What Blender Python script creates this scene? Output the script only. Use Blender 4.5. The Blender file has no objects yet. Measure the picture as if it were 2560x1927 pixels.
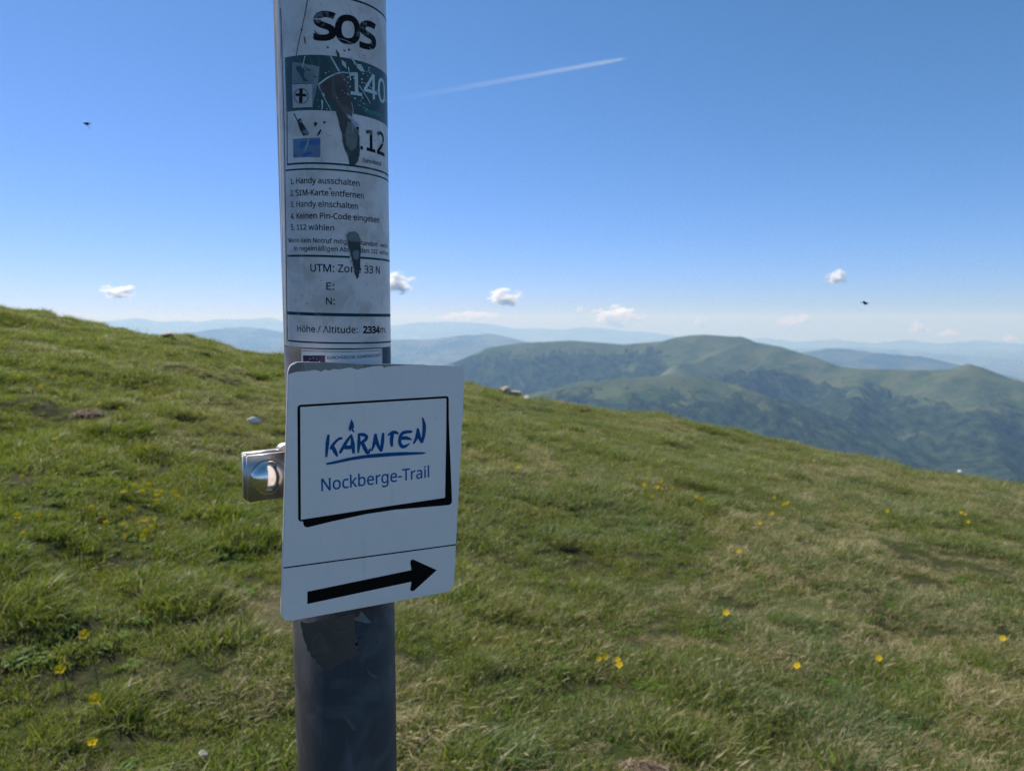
import bpy, bmesh, math, random
import numpy as np
from mathutils import Vector, Matrix, Euler

scene = bpy.context.scene
COL = scene.collection
rng = np.random.default_rng(7)
random.seed(7)

# ---------------------------------------------------------------- camera
PITCH = math.atan(163.5/1850)
cam = bpy.data.cameras.new('camera')
cam_ob = bpy.data.objects.new('camera', cam); COL.objects.link(cam_ob)
cam_ob.location = (0, 0, 1.6); cam_ob.rotation_euler = (math.pi/2-PITCH, 0, 0)
cam.sensor_width = 36; cam.lens = 36*1850/2560
cam.clip_start = .02; cam.clip_end = 250000
cam.dof.use_dof = True; cam.dof.focus_distance = .415; cam.dof.aperture_fstop = 16
scene.camera = cam_ob

# ---------------------------------------------------------------- sky, sun, exposure
SUN_EL = math.radians(52); SUN_AZ = math.radians(-47)      # azimuth from +Y towards +X
world = bpy.data.worlds.new('World'); scene.world = world; world.use_nodes = True
wt = world.node_tree; bgn = wt.nodes['Background']
sky = wt.nodes.new('ShaderNodeTexSky'); sky.sky_type = 'NISHITA'; sky.sun_disc = False
sky.sun_elevation = SUN_EL; sky.sun_rotation = SUN_AZ
sky.altitude = 2300; sky.air_density = 1.0; sky.dust_density = 1.0; sky.ozone_density = 2.0
SKY_S = 0.093
def wmath(op, a, b):
    n = wt.nodes.new('ShaderNodeMath'); n.operation = op
    for i, v in enumerate((a, b)):
        if isinstance(v, (int, float)): n.inputs[i].default_value = v
        else: wt.links.new(v, n.inputs[i])
    return n.outputs[0]
# film-like colour response of the sky (per-channel contrast), same in every direction
sep = wt.nodes.new('ShaderNodeSeparateColor'); wt.links.new(sky.outputs[0], sep.inputs[0])
comb = wt.nodes.new('ShaderNodeCombineColor')
for i, (g, a) in enumerate(((1.02, .60), (.80, .665), (1.04, 1.17))):
    wt.links.new(wmath('MULTIPLY', wmath('POWER', wmath('MULTIPLY', sep.outputs[i], SKY_S), g), a/SKY_S), comb.inputs[i])
wt.links.new(comb.outputs[0], bgn.inputs[0]); bgn.inputs[1].default_value = SKY_S
sun = bpy.data.lights.new('sun', 'SUN'); sun.energy = 5.0; sun.angle = math.radians(.53); sun.color = (1, .94, .84)
sun_ob = bpy.data.objects.new('sun', sun); COL.objects.link(sun_ob); sun_ob.location = (-20, 20, 40)
sdir = Vector((math.sin(SUN_AZ)*math.cos(SUN_EL), math.cos(SUN_AZ)*math.cos(SUN_EL), math.sin(SUN_EL)))
sun_ob.rotation_euler = sdir.to_track_quat('Z', 'Y').to_euler()
scene.view_settings.view_transform = 'Standard'; scene.view_settings.look = 'None'
scene.view_settings.exposure = .35; scene.view_settings.gamma = 1; scene.view_settings.use_curve_mapping = False
cy = scene.cycles
cy.use_denoising = True; cy.use_adaptive_sampling = False
cy.denoising_input_passes = 'RGB_ALBEDO_NORMAL'; cy.denoising_prefilter = 'NONE'; cy.max_bounces = 14; cy.diffuse_bounces = 3; cy.glossy_bounces = 4
cy.transmission_bounces = 4; cy.transparent_max_bounces = 12; cy.volume_bounces = 12
cy.sample_clamp_indirect = 6; cy.caustics_reflective = False; cy.caustics_refractive = False

# ---------------------------------------------------------------- meadow height
CAM_H = 1.6
SKY_AZ = [(-1.600,0.0562),(-1.000,0.0462),(-0.603,0.0062),(-0.581,0.0045),(-0.561,0.0023),(-0.553,-0.0037),(-0.509,-0.0080),(-0.492,-0.0142),(-0.456,-0.0212),(-0.412,-0.0246),(-0.381,-0.0335),(-0.350,-0.0440),(-0.301,-0.0525),(-0.187,-0.0727),(-0.063,-0.0917),(-0.017,-0.1001),(0.023,-0.1110),(0.081,-0.1210),(0.140,-0.1306),(0.197,-0.1347),(0.256,-0.1446),(0.311,-0.1538),(0.353,-0.1588),(0.415,-0.1661),(0.448,-0.1671),(0.495,-0.1772),(0.570,-0.1832),(0.613,-0.1912),(1.000,-0.2312),(1.600,-0.2512)]
K_HILL = 0.006
def vnoise(x, y, seed=0):
    """smooth value noise in -1..1, vectorised"""
    x = np.asarray(x, float); y = np.asarray(y, float)
    xi = np.floor(x).astype(np.int64); yi = np.floor(y).astype(np.int64)
    fx = x-xi; fy = y-yi
    fx = fx*fx*(3-2*fx); fy = fy*fy*(3-2*fy)
    def h(a, b):
        n = (a*374761393 + b*668265263 + seed*1442695041) & 0xffffffff
        n = ((n ^ (n >> 13))*1274126177) & 0xffffffff
        n = (n ^ (n >> 16)) & 0xffffff
        return n/float(0xffffff)*2-1
    return (h(xi,yi)*(1-fx)+h(xi+1,yi)*fx)*(1-fy)+(h(xi,yi+1)*(1-fx)+h(xi+1,yi+1)*fx)*fy
def fbm(x, y, seed=0, octv=4, gain=.5):
    s = 0; a = 1; t = 0
    for i in range(octv):
        s = s+a*vnoise(np.asarray(x)*2**i+i*17.3, np.asarray(y)*2**i-i*9.1, seed+i); t += a; a *= gain
    return s/t
def ground_z(x, y):
    x = np.asarray(x, float); y = np.asarray(y, float)
    r = np.hypot(x, y); az = np.arctan2(x, y)
    a = np.array([p[0] for p in SKY_AZ]); s = np.array([p[1] for p in SKY_AZ])
    S = np.interp(az, a, s)+2*math.sqrt(CAM_H*K_HILL)
    w = np.clip((np.abs(az)-1.2)/1.2, 0, 1); w = w*w*(3-2*w)
    Sb = 0.06-.17*np.sin(az)
    S = S*(1-w)+Sb*w
    rr = np.minimum(r, 75)
    z = S*r - K_HILL*(rr*rr + (r-rr)*60)
    f = np.clip(r/1.5, 0, 1)
    lf = .75+.9*np.clip(.2-x/2.5, 0, 1)
    z = z + f*(.046*lf*fbm(x/.42, y/.42, 3, 2)+.06*np.clip(r/5-1, 0, 1)*vnoise(x/.85, y/.85, 15)+.05*vnoise(x/1.9, y/1.9, 8)+.10*np.clip(r/8-.4,0,1)*vnoise(x/4.3+.3, y/4.3, 11))
    return z
# ---------------------------------------------------------------- end height
# ---- measured outlines (mm on the post and sign, metres in the landscape)
SIGN_CORNERS=[(-41.23,18.44),(63.76,11.32),(55.17,-124.77),(-49.46,-118.03)]
POLE_O=[-0.1006, 0.42883, 1.5621]
POLE_AX=[[0.819576, 0.57282, 0.013142], [-0.57295, 0.819136, 0.027288], [0.004866, -0.029894, 0.999541]]
FRAME_OUTER=[(-37.34,-5.67),(-36.89,-4.43),(-35.71,-4.05),(49.73,-5.75),(51.6,-6.09),(52.19,-7.38),(52.19,-19.62),(52.58,-30.31),(54.05,-68.68),(53.65,-70.32),(51.96,-70.94),(16.58,-68.03),(-0.41,-67.67),(-19.82,-68.39),(-34.02,-69.34),(-35.5,-68.47),(-36.0,-66.99),(-36.14,-65.75),(-37.8,-65.35),(-38.66,-64.11)]
FRAME_INNER=[(-35.86,-5.21),(50.32,-6.98),(50.69,-7.47),(50.42,-26.1),(49.33,-65.57),(48.94,-66.12),(13.16,-65.33),(-37.24,-64.6)]
DIVIDER=[(-47.19,-88.27),(56.92,-95.71),(56.91,-96.47),(-47.1,-89.0)]
ARROW=[(-34.89,-104.26),(26.76,-105.51),(25.97,-100.79),(26.51,-99.5),(27.82,-99.34),(43.43,-109.06),(28.38,-118.21),(26.93,-118.24),(25.76,-117.36),(26.67,-112.49),(-35.08,-111.06)]
WORN=[(-41.54,12.04),(-41.1,14.23),(-39.74,16.37),(-37.08,17.73),(-34.07,17.89),(-10.64,16.2),(15.84,14.25),(28.28,13.41),(19.34,13.43),(14.08,13.29),(11.47,12.62),(10.62,13.86),(4.22,13.77),(-0.84,13.12),(-4.17,12.51),(-7.84,13.86),(-13.13,13.17),(-17.12,13.56),(-19.52,12.81),(-21.87,13.42),(-24.24,12.37),(-27.32,13.52),(-30.4,13.23),(-37.22,13.1),(-40.23,12.52)]
STROKES=[[(-21.15,-21.43,1.16),(-21.84,-25.86,1.74),(-22.59,-32.84,1.02)],[(-13.77,-23.9,1.16),(-15.09,-23.9,1.22),(-17.18,-25.24,1.31),(-19.12,-27.3,1.45),(-20.18,-28.88,1.16)],[(-19.27,-27.28,1.74),(-17.75,-30.57,1.8),(-16.55,-33.14,1.02)],[(-8.24,-22.48,0.76),(-11.3,-26.16,1.63),(-14.92,-31.47,1.34)],[(-8.3,-22.47,0.76),(-7.69,-27.42,1.92),(-7.25,-32.52,1.34)],[(-13.14,-28.68,1.63),(-10.48,-29.18,1.8),(-7.78,-29.14,1.74)],[(-3.96,-22.63,1.16),(-4.07,-27.82,1.74),(-4.66,-32.68,0.87)],[(-4.18,-22.75,1.28),(-1.29,-23.19,1.69),(0.46,-24.53,1.63),(-0.18,-25.92,1.63),(-2.29,-27.29,1.45)],[(-2.29,-27.14,1.74),(-0.83,-30.5,1.89),(0.81,-33.37,1.63),(1.91,-32.42,1.34),(2.7,-31.2,0.58)],[(5.55,-23.75,1.28),(4.77,-28.79,1.63),(3.39,-32.59,0.76)],[(5.73,-23.77,1.28),(6.7,-29.0,1.74),(8.92,-33.32,1.34)],[(10.29,-23.56,1.16),(9.8,-28.16,1.8),(9.08,-33.4,1.28)],[(13.21,-24.98,0.76),(15.59,-23.74,1.45),(17.84,-23.82,1.51),(19.38,-24.78,0.87)],[(15.85,-24.07,1.74),(15.26,-28.46,1.92),(15.48,-31.31,1.28)],[(27.97,-24.45,1.16),(24.34,-24.27,1.63),(21.98,-24.84,1.69),(20.65,-26.94,1.74),(20.34,-29.9,1.8),(21.62,-32.14,1.74),(23.74,-32.38,1.51),(26.4,-31.17,0.46)],[(21.03,-27.58,1.63),(24.3,-27.69,1.74),(27.65,-28.95,0.7)],[(31.72,-23.19,1.16),(30.92,-28.02,1.63),(29.05,-31.22,1.05)],[(31.81,-23.57,1.28),(32.6,-27.9,1.92),(34.32,-31.12,1.45)],[(34.84,-16.94,0.64),(35.87,-21.53,1.92),(35.55,-26.68,1.8),(34.42,-31.2,1.34)],[(-22.55,-36.66,0.87),(-17.45,-36.36,1.28),(-8.53,-35.6,1.57),(0.61,-35.4,1.69),(9.98,-35.72,1.86),(19.6,-36.27,1.69),(29.48,-37.13,1.28),(34.69,-37.59,0.99),(36.9,-37.6,0.15)]]
FLAME=[(-8.05,-13.86),(-7.42,-15.4),(-6.85,-16.6),(-6.8,-18.61),(-7.33,-19.56),(-6.46,-20.88),(-7.16,-21.35),(-7.95,-20.36),(-8.32,-19.38),(-9.03,-20.56),(-9.68,-20.1),(-9.79,-18.32),(-8.99,-16.11),(-8.43,-14.74)]
TRAIL_TEXT=['Nockberge-Trail',(-25.66,-51.0),(38.82,-52.32),6.62]
STICKER_TEXT=[['1. Handy ausschalten',(-36.86,110.42),(1.92,109.64),2.98],['2. SIM-Karte entfernen',(-37.35,104.27),(4.38,103.4),2.98],['3. Handy einschalten',(-37.43,98.41),(0.83,97.67),2.98],['4. Keinen Pin-Code eingeben',(-37.73,92.27),(15.2,91.56),2.98],['5. 112 wählen',(-37.76,86.6),(-12.12,85.81),2.89],['Wenn kein Notruf möglich,Standort',(-40.44,80.0),(13.59,78.64),2.3],['in regelmäßigen Abständen 112',(-35.6,75.61),(13.49,74.71),2.3],['UTM: Zone 33 N',(-25.24,64.43),(15.04,63.92),3.94],['E:',(-16.78,54.9),(-12.82,54.88),3.72],['N:',(-17.16,47.04),(-12.65,47.03),3.72],['Höhe / Altitude:',(-34.89,32.38),(-0.78,31.73),3.5],['2334',(2.63,31.65),(13.93,31.27),3.5],['m.',(14.91,31.32),(21.0,31.18),3.5],['140',(-2.03,156.23),(24.57,156.61),12.26],['112',(-1.85,129.26),(22.24,128.35),11.82],['Euro-Notruf',(4.35,122.45),(18.31,122.38),2.08],['Bergrettung',(5.77,148.63),(19.92,148.37),1.97],['EUROPÄISCHE GEMEINSCHAFT',(-17.31,18.04),(15.31,18.42),1.53],['S',(-19.43,182.1),(-9.58,182.56),13.57],['O',(-8.61,181.19),(3.35,182.58),13.57],['S',(4.27,180.99),(14.35,182.57),13.57]]
ARCS={'line_top':[(-12.52,201.49),(-1.34,203.1),(7.0,203.39),(18.29,202.57),(29.15,202.7)],'band_top':[(-38.76,174.96),(-28.38,174.44),(-18.41,173.96),(0.42,173.61),(11.25,173.17),(25.2,173.28)],'band_bot':[(-38.79,147.54),(-21.0,147.23),(-9.99,146.83),(0.28,146.22),(10.59,146.13),(25.25,145.47)],'l412':[(-39.49,120.76),(-21.73,120.64),(-8.75,120.32),(5.13,119.77),(25.03,119.32)],'l427':[(-41.24,117.84),(-21.82,117.39),(-6.97,117.16),(5.06,116.53),(26.07,116.22)],'l640':[(-42.3,73.01),(-23.06,72.61),(-7.94,72.13),(4.1,71.87),(27.05,71.63)],'l782':[(-44.42,42.32),(-12.35,41.82),(28.83,40.81)],'l852':[(-44.75,27.16),(-16.47,26.62),(3.13,26.26),(27.64,25.7)],'label_bot':[(-48.58,24.3),(-12.75,24.02),(29.38,22.82)],'vleft_out':[(-43.81,193.08),(-44.0,144.49),(-45.04,90.22),(-48.58,24.3)],'vinner':[(-41.55,139.98),(-42.58,106.91),(-43.72,73.06),(-44.92,42.75),(-44.75,27.16)],'vinner2':[(-38.09,147.44),(-39.49,120.76)],'left_edge':[(-45.44,205.48),(-46.79,144.98),(-49.47,73.3),(-50.32,24.87)],'eu_top':[(-32.6,23.09),(-10.47,23.35),(16.39,22.51)],'eu_line':[(-32.07,22.13),(16.16,21.51)],'flag':[(-31.47,19.55),(-18.4,19.94),(-18.53,14.75),(-31.65,14.42)],'stars':[(-28.52,17.04),(-27.24,18.06),(-25.3,18.54),(-23.69,17.93),(-22.35,17.09)],'eu_right':[(16.39,22.51),(16.73,13.23)],'eu_left':[(-32.59,23.31),(-32.64,14.38)]}
TEAR1=[(-18.41,159.52),(-13.9,162.8),(-9.46,165.27),(-6.03,166.39),(-3.24,166.32),(-3.64,164.09),(-1.89,162.66),(-3.73,160.04),(-2.72,157.15),(-1.75,151.87),(-0.93,147.56),(-1.94,143.01),(0.57,138.88),(2.42,135.36),(2.67,128.48),(1.56,122.8),(-0.97,119.77),(-3.33,120.24),(-4.13,124.64),(-6.14,129.27),(-7.69,137.66),(-9.25,144.31),(-10.12,150.99),(-12.11,152.87),(-14.46,153.26),(-17.1,156.7)]
TEAR1_LIGHT=[(-4.12,141.73),(-1.22,142.41),(-0.19,138.79),(1.25,135.2),(0.37,129.58),(-2.28,127.22),(-4.73,129.73),(-5.51,134.44),(-4.72,138.61)]
TEAR1_LIP=[(-18.75,159.69),(-14.22,163.29),(-9.79,165.67),(-6.02,166.86),(-2.87,166.88),(-3.24,166.22),(-6.03,166.29),(-9.47,165.13),(-13.73,162.64),(-18.14,159.29)]
TEAR2=[(-6.18,83.93),(-4.23,85.52),(-1.46,85.84),(0.96,84.26),(1.95,81.25),(2.04,75.51),(1.5,69.72),(0.97,64.7),(-0.37,60.62),(-1.94,63.1),(-2.64,67.69),(-3.97,69.95),(-4.07,74.52),(-5.44,79.04)]
TEAR2_CAP=[(-5.99,83.86),(-4.23,85.33),(-1.47,85.65),(0.87,84.14),(1.75,81.63),(0.88,80.25),(-2.77,80.46),(-5.39,81.31)]
TEAR2_BLOB=[(-2.89,74.94),(-0.86,76.16),(0.98,75.47),(0.71,72.39),(-0.56,70.81),(-2.16,71.53)]
PHOTO=[(-26.84,170.65),(-17.5,168.01),(-18.72,160.69),(-21.05,152.7),(-21.88,148.35),(-21.94,159.4),(-24.06,161.82),(-25.07,165.87)]
EMBLEM=[(-33.65,160.68),(-21.56,160.06),(-21.7,148.52),(-33.42,148.89)]
EMB_CROSS=[[(-28.87,158.14),(-26.86,157.98),(-27.28,150.96),(-29.32,151.12)],[(-31.3,156.02),(-24.82,155.17),(-24.87,153.83),(-31.35,154.68)]]
EMB_RING=[[(-23.44,154.1),(-23.57,153.22),(-23.91,152.38),(-24.44,151.64),(-25.15,151.04),(-26.0,150.6),(-26.96,150.37),(-27.99,150.34),(-29.03,150.52),(-30.05,150.91),(-30.97,151.48),(-31.75,152.2),(-32.35,153.03),(-32.7,153.93),(-32.8,154.84),(-32.63,155.72),(-32.21,156.53),(-31.56,157.22),(-30.74,157.77),(-29.79,158.16),(-28.76,158.36),(-27.72,158.38),(-26.71,158.2),(-25.78,157.84),(-24.96,157.32),(-24.29,156.65),(-23.81,155.86),(-23.52,155.0),(-23.44,154.1)],[(-24.18,154.14),(-24.29,153.4),(-24.57,152.7),(-25.02,152.09),(-25.61,151.59),(-26.32,151.23),(-27.12,151.03),(-27.97,151.01),(-28.83,151.16),(-29.66,151.48),(-30.41,151.95),(-31.04,152.55),(-31.52,153.24),(-31.81,153.98),(-31.89,154.74),(-31.75,155.47),(-31.41,156.15),(-30.89,156.73),(-30.22,157.2),(-29.44,157.52),(-28.6,157.69),(-27.74,157.71),(-26.91,157.56),(-26.13,157.26),(-25.45,156.82),(-24.9,156.26),(-24.49,155.6),(-24.25,154.88),(-24.18,154.14)]]
PHONE=[(-33.29,146.1),(-32.58,146.19),(-30.48,142.6),(-28.96,143.32),(-27.96,142.74),(-27.8,141.21),(-24.08,135.94),(-24.5,134.6),(-27.42,134.4),(-29.17,137.24),(-30.93,142.13)]
FLAGBLUE=[(-34.06,133.22),(-18.04,133.14),(-18.3,123.29),(-34.21,123.79)]
FLAGBLOBS=[[(-29.38,131.12),(-27.3,132.02),(-25.36,131.24),(-26.19,129.58),(-29.08,127.69),(-29.88,129.11)],[(-24.2,131.87),(-18.06,132.63),(-18.32,129.07),(-19.52,130.43),(-20.97,129.42),(-23.87,130.17)],[(-28.37,124.23),(-26.29,126.17),(-23.61,126.41),(-21.8,125.35),(-24.8,124.41),(-27.58,123.5)],[(-34.12,126.02),(-31.79,125.14),(-32.3,123.81),(-34.2,123.9)]]
MARKS=[[(-21.01,140.93),(-20.12,141.09),(-19.26,140.24),(-20.35,138.9),(-21.25,138.74)],[(-16.46,141.11),(-15.59,141.63),(-14.92,141.14),(-15.97,140.1)],[(-17.94,137.37),(-17.24,137.38),(-18.17,135.17),(-19.42,133.99),(-19.84,134.33)],[(-13.55,134.43),(-13.04,134.62),(-13.05,134.11)],[(-30.15,169.63),(-26.9,168.82),(-25.05,166.53),(-26.23,165.61),(-25.53,163.23),(-23.33,161.45),(-26.36,161.45),(-28.22,165.1),(-30.64,168.02)],[(-24.26,167.82),(-22.08,167.06),(-22.46,166.58),(-24.47,167.0)],[(-20.74,164.04),(-18.99,163.69),(-19.35,163.19),(-20.75,163.44)]]
MARKS2=[[(-25.54,183.76),(-24.94,183.54),(-24.43,180.32),(-24.85,179.63),(-25.4,181.8)],[(-27.07,187.78),(-25.84,187.14),(-26.5,186.14)],[(-13.79,178.86),(-12.53,178.58),(-12.91,177.67),(-13.63,177.98)],[(-5.46,178.06),(-4.16,177.7),(-4.74,176.91)],[(-3.2,178.21),(-2.23,179.08),(-1.67,178.1),(-2.45,177.61)],[(-9.12,177.8),(-7.53,175.83),(-7.21,173.72),(-6.14,172.06),(-6.53,171.3),(-8.68,173.57)],[(-19.8,186.86),(-17.82,184.74),(-18.58,184.03),(-19.47,185.45)],[(6.01,177.31),(6.71,177.47),(6.46,176.68)]]
FOLD=[(-22.63,201.34),(-23.53,197.19),(-26.24,187.53),(-28.63,179.96),(-30.17,174.42),(-30.54,174.46),(-28.97,180.35),(-26.66,187.57),(-24.0,197.22),(-23.17,201.37)]
SCRATCHES=[[(-11.56,174.02),(-7.36,166.9),(-8.1,166.47),(-12.28,173.97)],[(-24.62,173.93),(-26.45,167.99),(-26.87,168.02),(-25.19,173.97)],[(-0.77,174.67),(2.79,169.9),(1.94,169.37),(-2.31,175.12)],[(-2.82,169.65),(-1.79,163.31),(-2.19,162.88),(-3.39,169.57)],[(3.03,161.2),(9.82,153.69),(9.4,153.31),(2.6,160.94)],[(-16.99,152.3),(-16.09,151.6),(-16.37,147.62),(-17.13,146.71),(-16.82,148.7)],[(-6.5,172.74),(-4.3,171.23),(-3.98,168.4),(-6.18,170.27)],[(-0.43,171.84),(4.12,171.98),(6.28,168.79),(3.61,168.61)],[(-24.01,133.62),(-23.61,133.6),(-24.53,129.62),(-26.5,126.4),(-26.84,126.42),(-25.06,129.82)]]
SPECKS=[(-14.51,165.44),(-12.81,166.19),(9.17,171.59),(7.31,169.12),(4.26,164.74),(-6.4,157.37),(-3.05,158.45),(-3.34,161.78),(1.6,151.68),(13.27,153.57),(-12.86,149.47),(-14.26,147.73),(-18.34,148.65),(-30.38,163.31),(-0.72,165.87),(-3.28,164.47),(-18.95,152.01),(2.76,151.19)]
DARKSPECKS=[(-31.04,51.58),(-19.34,59.65),(-19.56,50.97),(7.98,51.37),(13.84,88.22),(-27.47,47.55),(-11.54,28.26),(-23.22,25.82),(-20.67,182.82),(-20.41,178.21),(5.86,190.49)]
REDDOT=[(-14.2,107.7),(-13.27,107.91),(-13.04,106.99),(-13.85,106.78)]
PEN=[(-4.73,146.42),(-3.69,145.52),(-1.9,145.05),(-0.47,143.19),(1.4,142.08),(2.14,140.82),(0.2,139.52),(-0.86,142.46),(-3.72,143.82)]
FILM=[[(-39.85,-133.16),(-4.75,-125.9),(-4.66,-150.63),(-21.88,-158.94),(-30.68,-152.91),(-36.62,-144.66)],[(-1.81,-125.61),(4.33,-134.21),(1.09,-133.57),(-6.54,-129.77)]]
FILMRED=[[(-5.6,-125.45),(-3.56,-124.64),(-1.8,-125.02),(-3.64,-128.52),(-5.37,-128.48)],[(-1.5,-124.78),(5.19,-125.67),(0.61,-126.2)]]
POLEMARKS=[[(-16.87,-181.06),(-10.42,-187.49),(-6.34,-195.5),(-7.89,-196.47),(-11.67,-189.93)],[(0.72,-160.12),(3.38,-164.26),(8.99,-169.06),(5.48,-168.31),(1.98,-164.77)]]
POLEBLACK=[[(-6.23,-144.2),(-4.08,-143.49),(-4.74,-145.78)],[(-4.02,-140.49),(-2.46,-140.84),(-3.1,-141.52)],[(-1.83,-140.8),(-0.87,-141.23),(-1.52,-141.65)],[(-5.38,-147.45),(-3.54,-147.85),(-4.48,-148.15)],[(7.86,-146.25),(8.89,-146.77),(8.23,-147.18)],[(-7.08,-141.24),(-6.6,-141.32),(-6.85,-141.79)]]
FLOWERS={'left_cluster':[(-1.915,3.694),(-1.919,3.591),(-1.873,3.689),(-1.884,3.779),(-1.83,3.754),(-1.802,3.746),(-1.755,3.785),(-1.717,3.739),(-1.774,3.639),(-1.807,3.436),(-1.906,3.293),(-1.707,3.366),(-1.668,3.385),(-1.788,3.196),(-1.744,3.255),(-1.64,3.304),(-1.633,3.23),(-1.699,3.174),(-1.623,3.179)],'left_far':[(-3.76,5.89),(-3.679,5.854),(-3.587,5.642),(-3.549,5.698),(-3.535,5.843),(-3.616,5.411),(-3.22,5.028),(-3.508,6.025)],'left_single':[(-3.107,4.504),(-2.569,4.113),(-2.267,3.947),(-2.934,5.974),(-2.72,5.11),(-2.297,3.418),(-1.782,4.213),(-2.046,6.182),(-1.977,3.023),(-2.03,2.978),(-1.919,2.843),(-1.391,2.322),(-1.367,2.155),(-1.225,2.083),(-1.129,1.897)],'ridge_a':[(0.761,12.08),(0.784,11.711),(0.885,12.045),(0.991,12.133),(1.084,12.521),(1.212,12.432),(1.335,11.999)],'ridge_b':[(1.992,12.965),(1.969,12.413),(2.02,12.424),(1.874,11.183),(2.66,12.675)],'mid_right':[(0.951,5.914),(1.113,5.996),(1.051,5.795),(1.054,5.723),(1.21,5.945),(1.155,5.783),(1.164,5.659),(1.271,5.786)],'mid_right2':[(1.037,5.404),(1.419,5.616),(1.436,5.576),(1.451,5.544)],'singles':[(0.274,6.293),(0.038,5.812),(0.039,5.642),(1.187,8.081)],'right_pair':[(4.073,6.584),(4.033,6.458),(3.888,6.179)],'right_patch':[(2.196,6.098),(2.219,5.941),(2.258,5.968),(2.183,5.843),(1.938,5.414),(1.762,5.16)],'right_singles':[(2.831,6.401),(3.153,6.106),(1.408,4.49),(1.042,3.49),(1.195,2.987),(1.639,3.188),(2.447,3.564)],'ridge_c':[(4.532,12.223),(4.486,11.844),(4.599,11.784)],'low_right':[(0.389,2.983),(0.356,2.921),(0.437,2.953),(0.439,2.91)]}
ROCKS={'ridge':(-0.014,12.99),'white_left':(-2.097,5.965),'white_low':(-0.89,2.029),'pink':(-1.078,2.842),'ridge_right':(8.78,14.299),'stump':(0.424,2.41),'soil_left':(-2.985,5.149),'far_soil':(-4.899,10.742),'c1':(-1.062,3.028),'path':(3.261,5.258),'rr':(2.622,4.626)}
TALL_AT=[(-1.933,2.791),(-1.714,2.589),(-1.678,4.122),(-1.499,4.256),(-1.352,2.86),(-1.232,2.837),(-1.232,2.097),(-0.683,4.594),(0.252,4.571),(0.465,3.8),(-0.156,2.776),(1.479,3.677),(1.64,2.999),(2.29,3.488),(-2.582,4.986),(-0.501,2.332)]
TALL_R=[0.16,0.14,0.1,0.12,0.1,0.1,0.1,0.08,0.1,0.09,0.06,0.1,0.09,0.1,0.14,0.06]
RIDGE_MAIN=[(-1494,7248,-625),(-566,6977,-405),(-202,6797,-247),(72,6700,-204),(533,6578,-179),(972,6427,-209),(1267,6273,-177),(1365,6171,-141),(1455,6089,-123),(1554,6002,-114),(1643,5937,-120),(1738,5858,-127),(1793,5810,-126),(1816,5782,-138),(1847,5751,-162),(2008,5548,-195),(2155,5385,-254),(2272,5118,-321),(2344,4975,-323),(2552,4759,-317),(2664,4640,-311),(2722,4548,-300),(2743,4500,-277),(2760,4466,-261),(2781,4429,-271),(2804,4379,-303),(2909,4189,-349),(3054,3959,-395),(3278,3506,-378)]
SPUR_GULLY=[(2155,5385,-254),(1826,5188,-320),(1511,4976,-380),(1260,4735,-447)]
SPUR_SHOULDER=[(-244,4493,-510),(47,4300,-429),(276,4241,-388),(609,4156,-346),(836,4167,-329),(1062,4167,-334),(1242,4012,-378),(1331,3825,-434),(1424,3631,-491)]
SPUR_MID=[(2344,4975,-323),(2074,4439,-455),(1790,3910,-550),(1633,3431,-615)]
SPUR_MID_B=[(2552,4759,-317),(2359,4295,-487),(2141,3844,-605)]
SPUR_RIGHT=[(2766,4462,-278),(2508,3975,-451),(2302,3513,-572),(2081,3059,-650)]
SPUR_PEAK=[(1807,5774,-141),(1487,5503,-250),(1176,5168,-347)]
BLUE_LEFT=[(-11099,18995,-1022),(-9617,19787,-658),(-9082,20038,-461),(-8714,20201,-335),(-8150,20435,-229),(-7451,20700,-165),(-6973,20866,-234),(-6505,21016,-348),(-5517,21297,-571),(-3863,21658,-931)]
BLUE_MID=[(-7000,16583,-937),(-5881,17012,-621),(-5038,17281,-510),(-3979,17555,-461),(-2896,17766,-466),(-2122,17874,-460),(-1644,17925,-403),(-1114,17965,-346),(-873,17979,-365),(-534,17992,-308),(-194,17999,-385),(291,17998,-531),(1165,17962,-772),(3073,17736,-1146)]
BLUE_RIGHT=[(4422,14333,-848),(5110,14103,-682),(5570,13928,-576),(5825,13823,-534),(6026,13737,-508),(6442,13546,-560),(6910,13314,-608),(7299,13104,-641),(7518,12980,-768),(7783,12823,-933),(8562,12317,-1198)]
PALE_RIGHT=[(10875,27959,-1052),(12760,27151,-992),(13813,26631,-1045),(14483,26272,-1116),(15540,25662,-1201),(16331,25165,-1246),(17080,24663,-1341),(18282,23786,-1409)]
FAR_RANGE=[(-27431,34403,-220),(-24972,36227,-76),(-23309,37319,2),(-21659,38300,-122),(-20533,38915,43),(-19780,39303,149),(-18843,39761,-84),(-17953,40171,-20),(-17040,40566,-85),(-16189,40913,67),(-15126,41318,68),(-14333,41600,69),(-13725,41804,181),(-13015,42031,-89),(-11870,42369,-271),(-9931,42865,-320),(-7476,43360,-324),(-5641,43637,-139),(-4151,43804,-45),(-2838,43908,-116),(-1161,43985,-234),(237,43999,-518),(1422,43977,-471),(2840,43908,-564),(4224,43797,-375),(6107,43574,-560),(8609,43149,-740),(10164,42810,-1057),(11890,42363,-1183),(13958,41727,-963),(15747,41086,-1191),(17439,40397,-997),(19230,39575,-1212),(20734,38808,-1000),(22011,38099,-1187),(23492,37204,-978),(25017,36196,-1167),(26765,34923,-937),(28962,33124,-889)]
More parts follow.
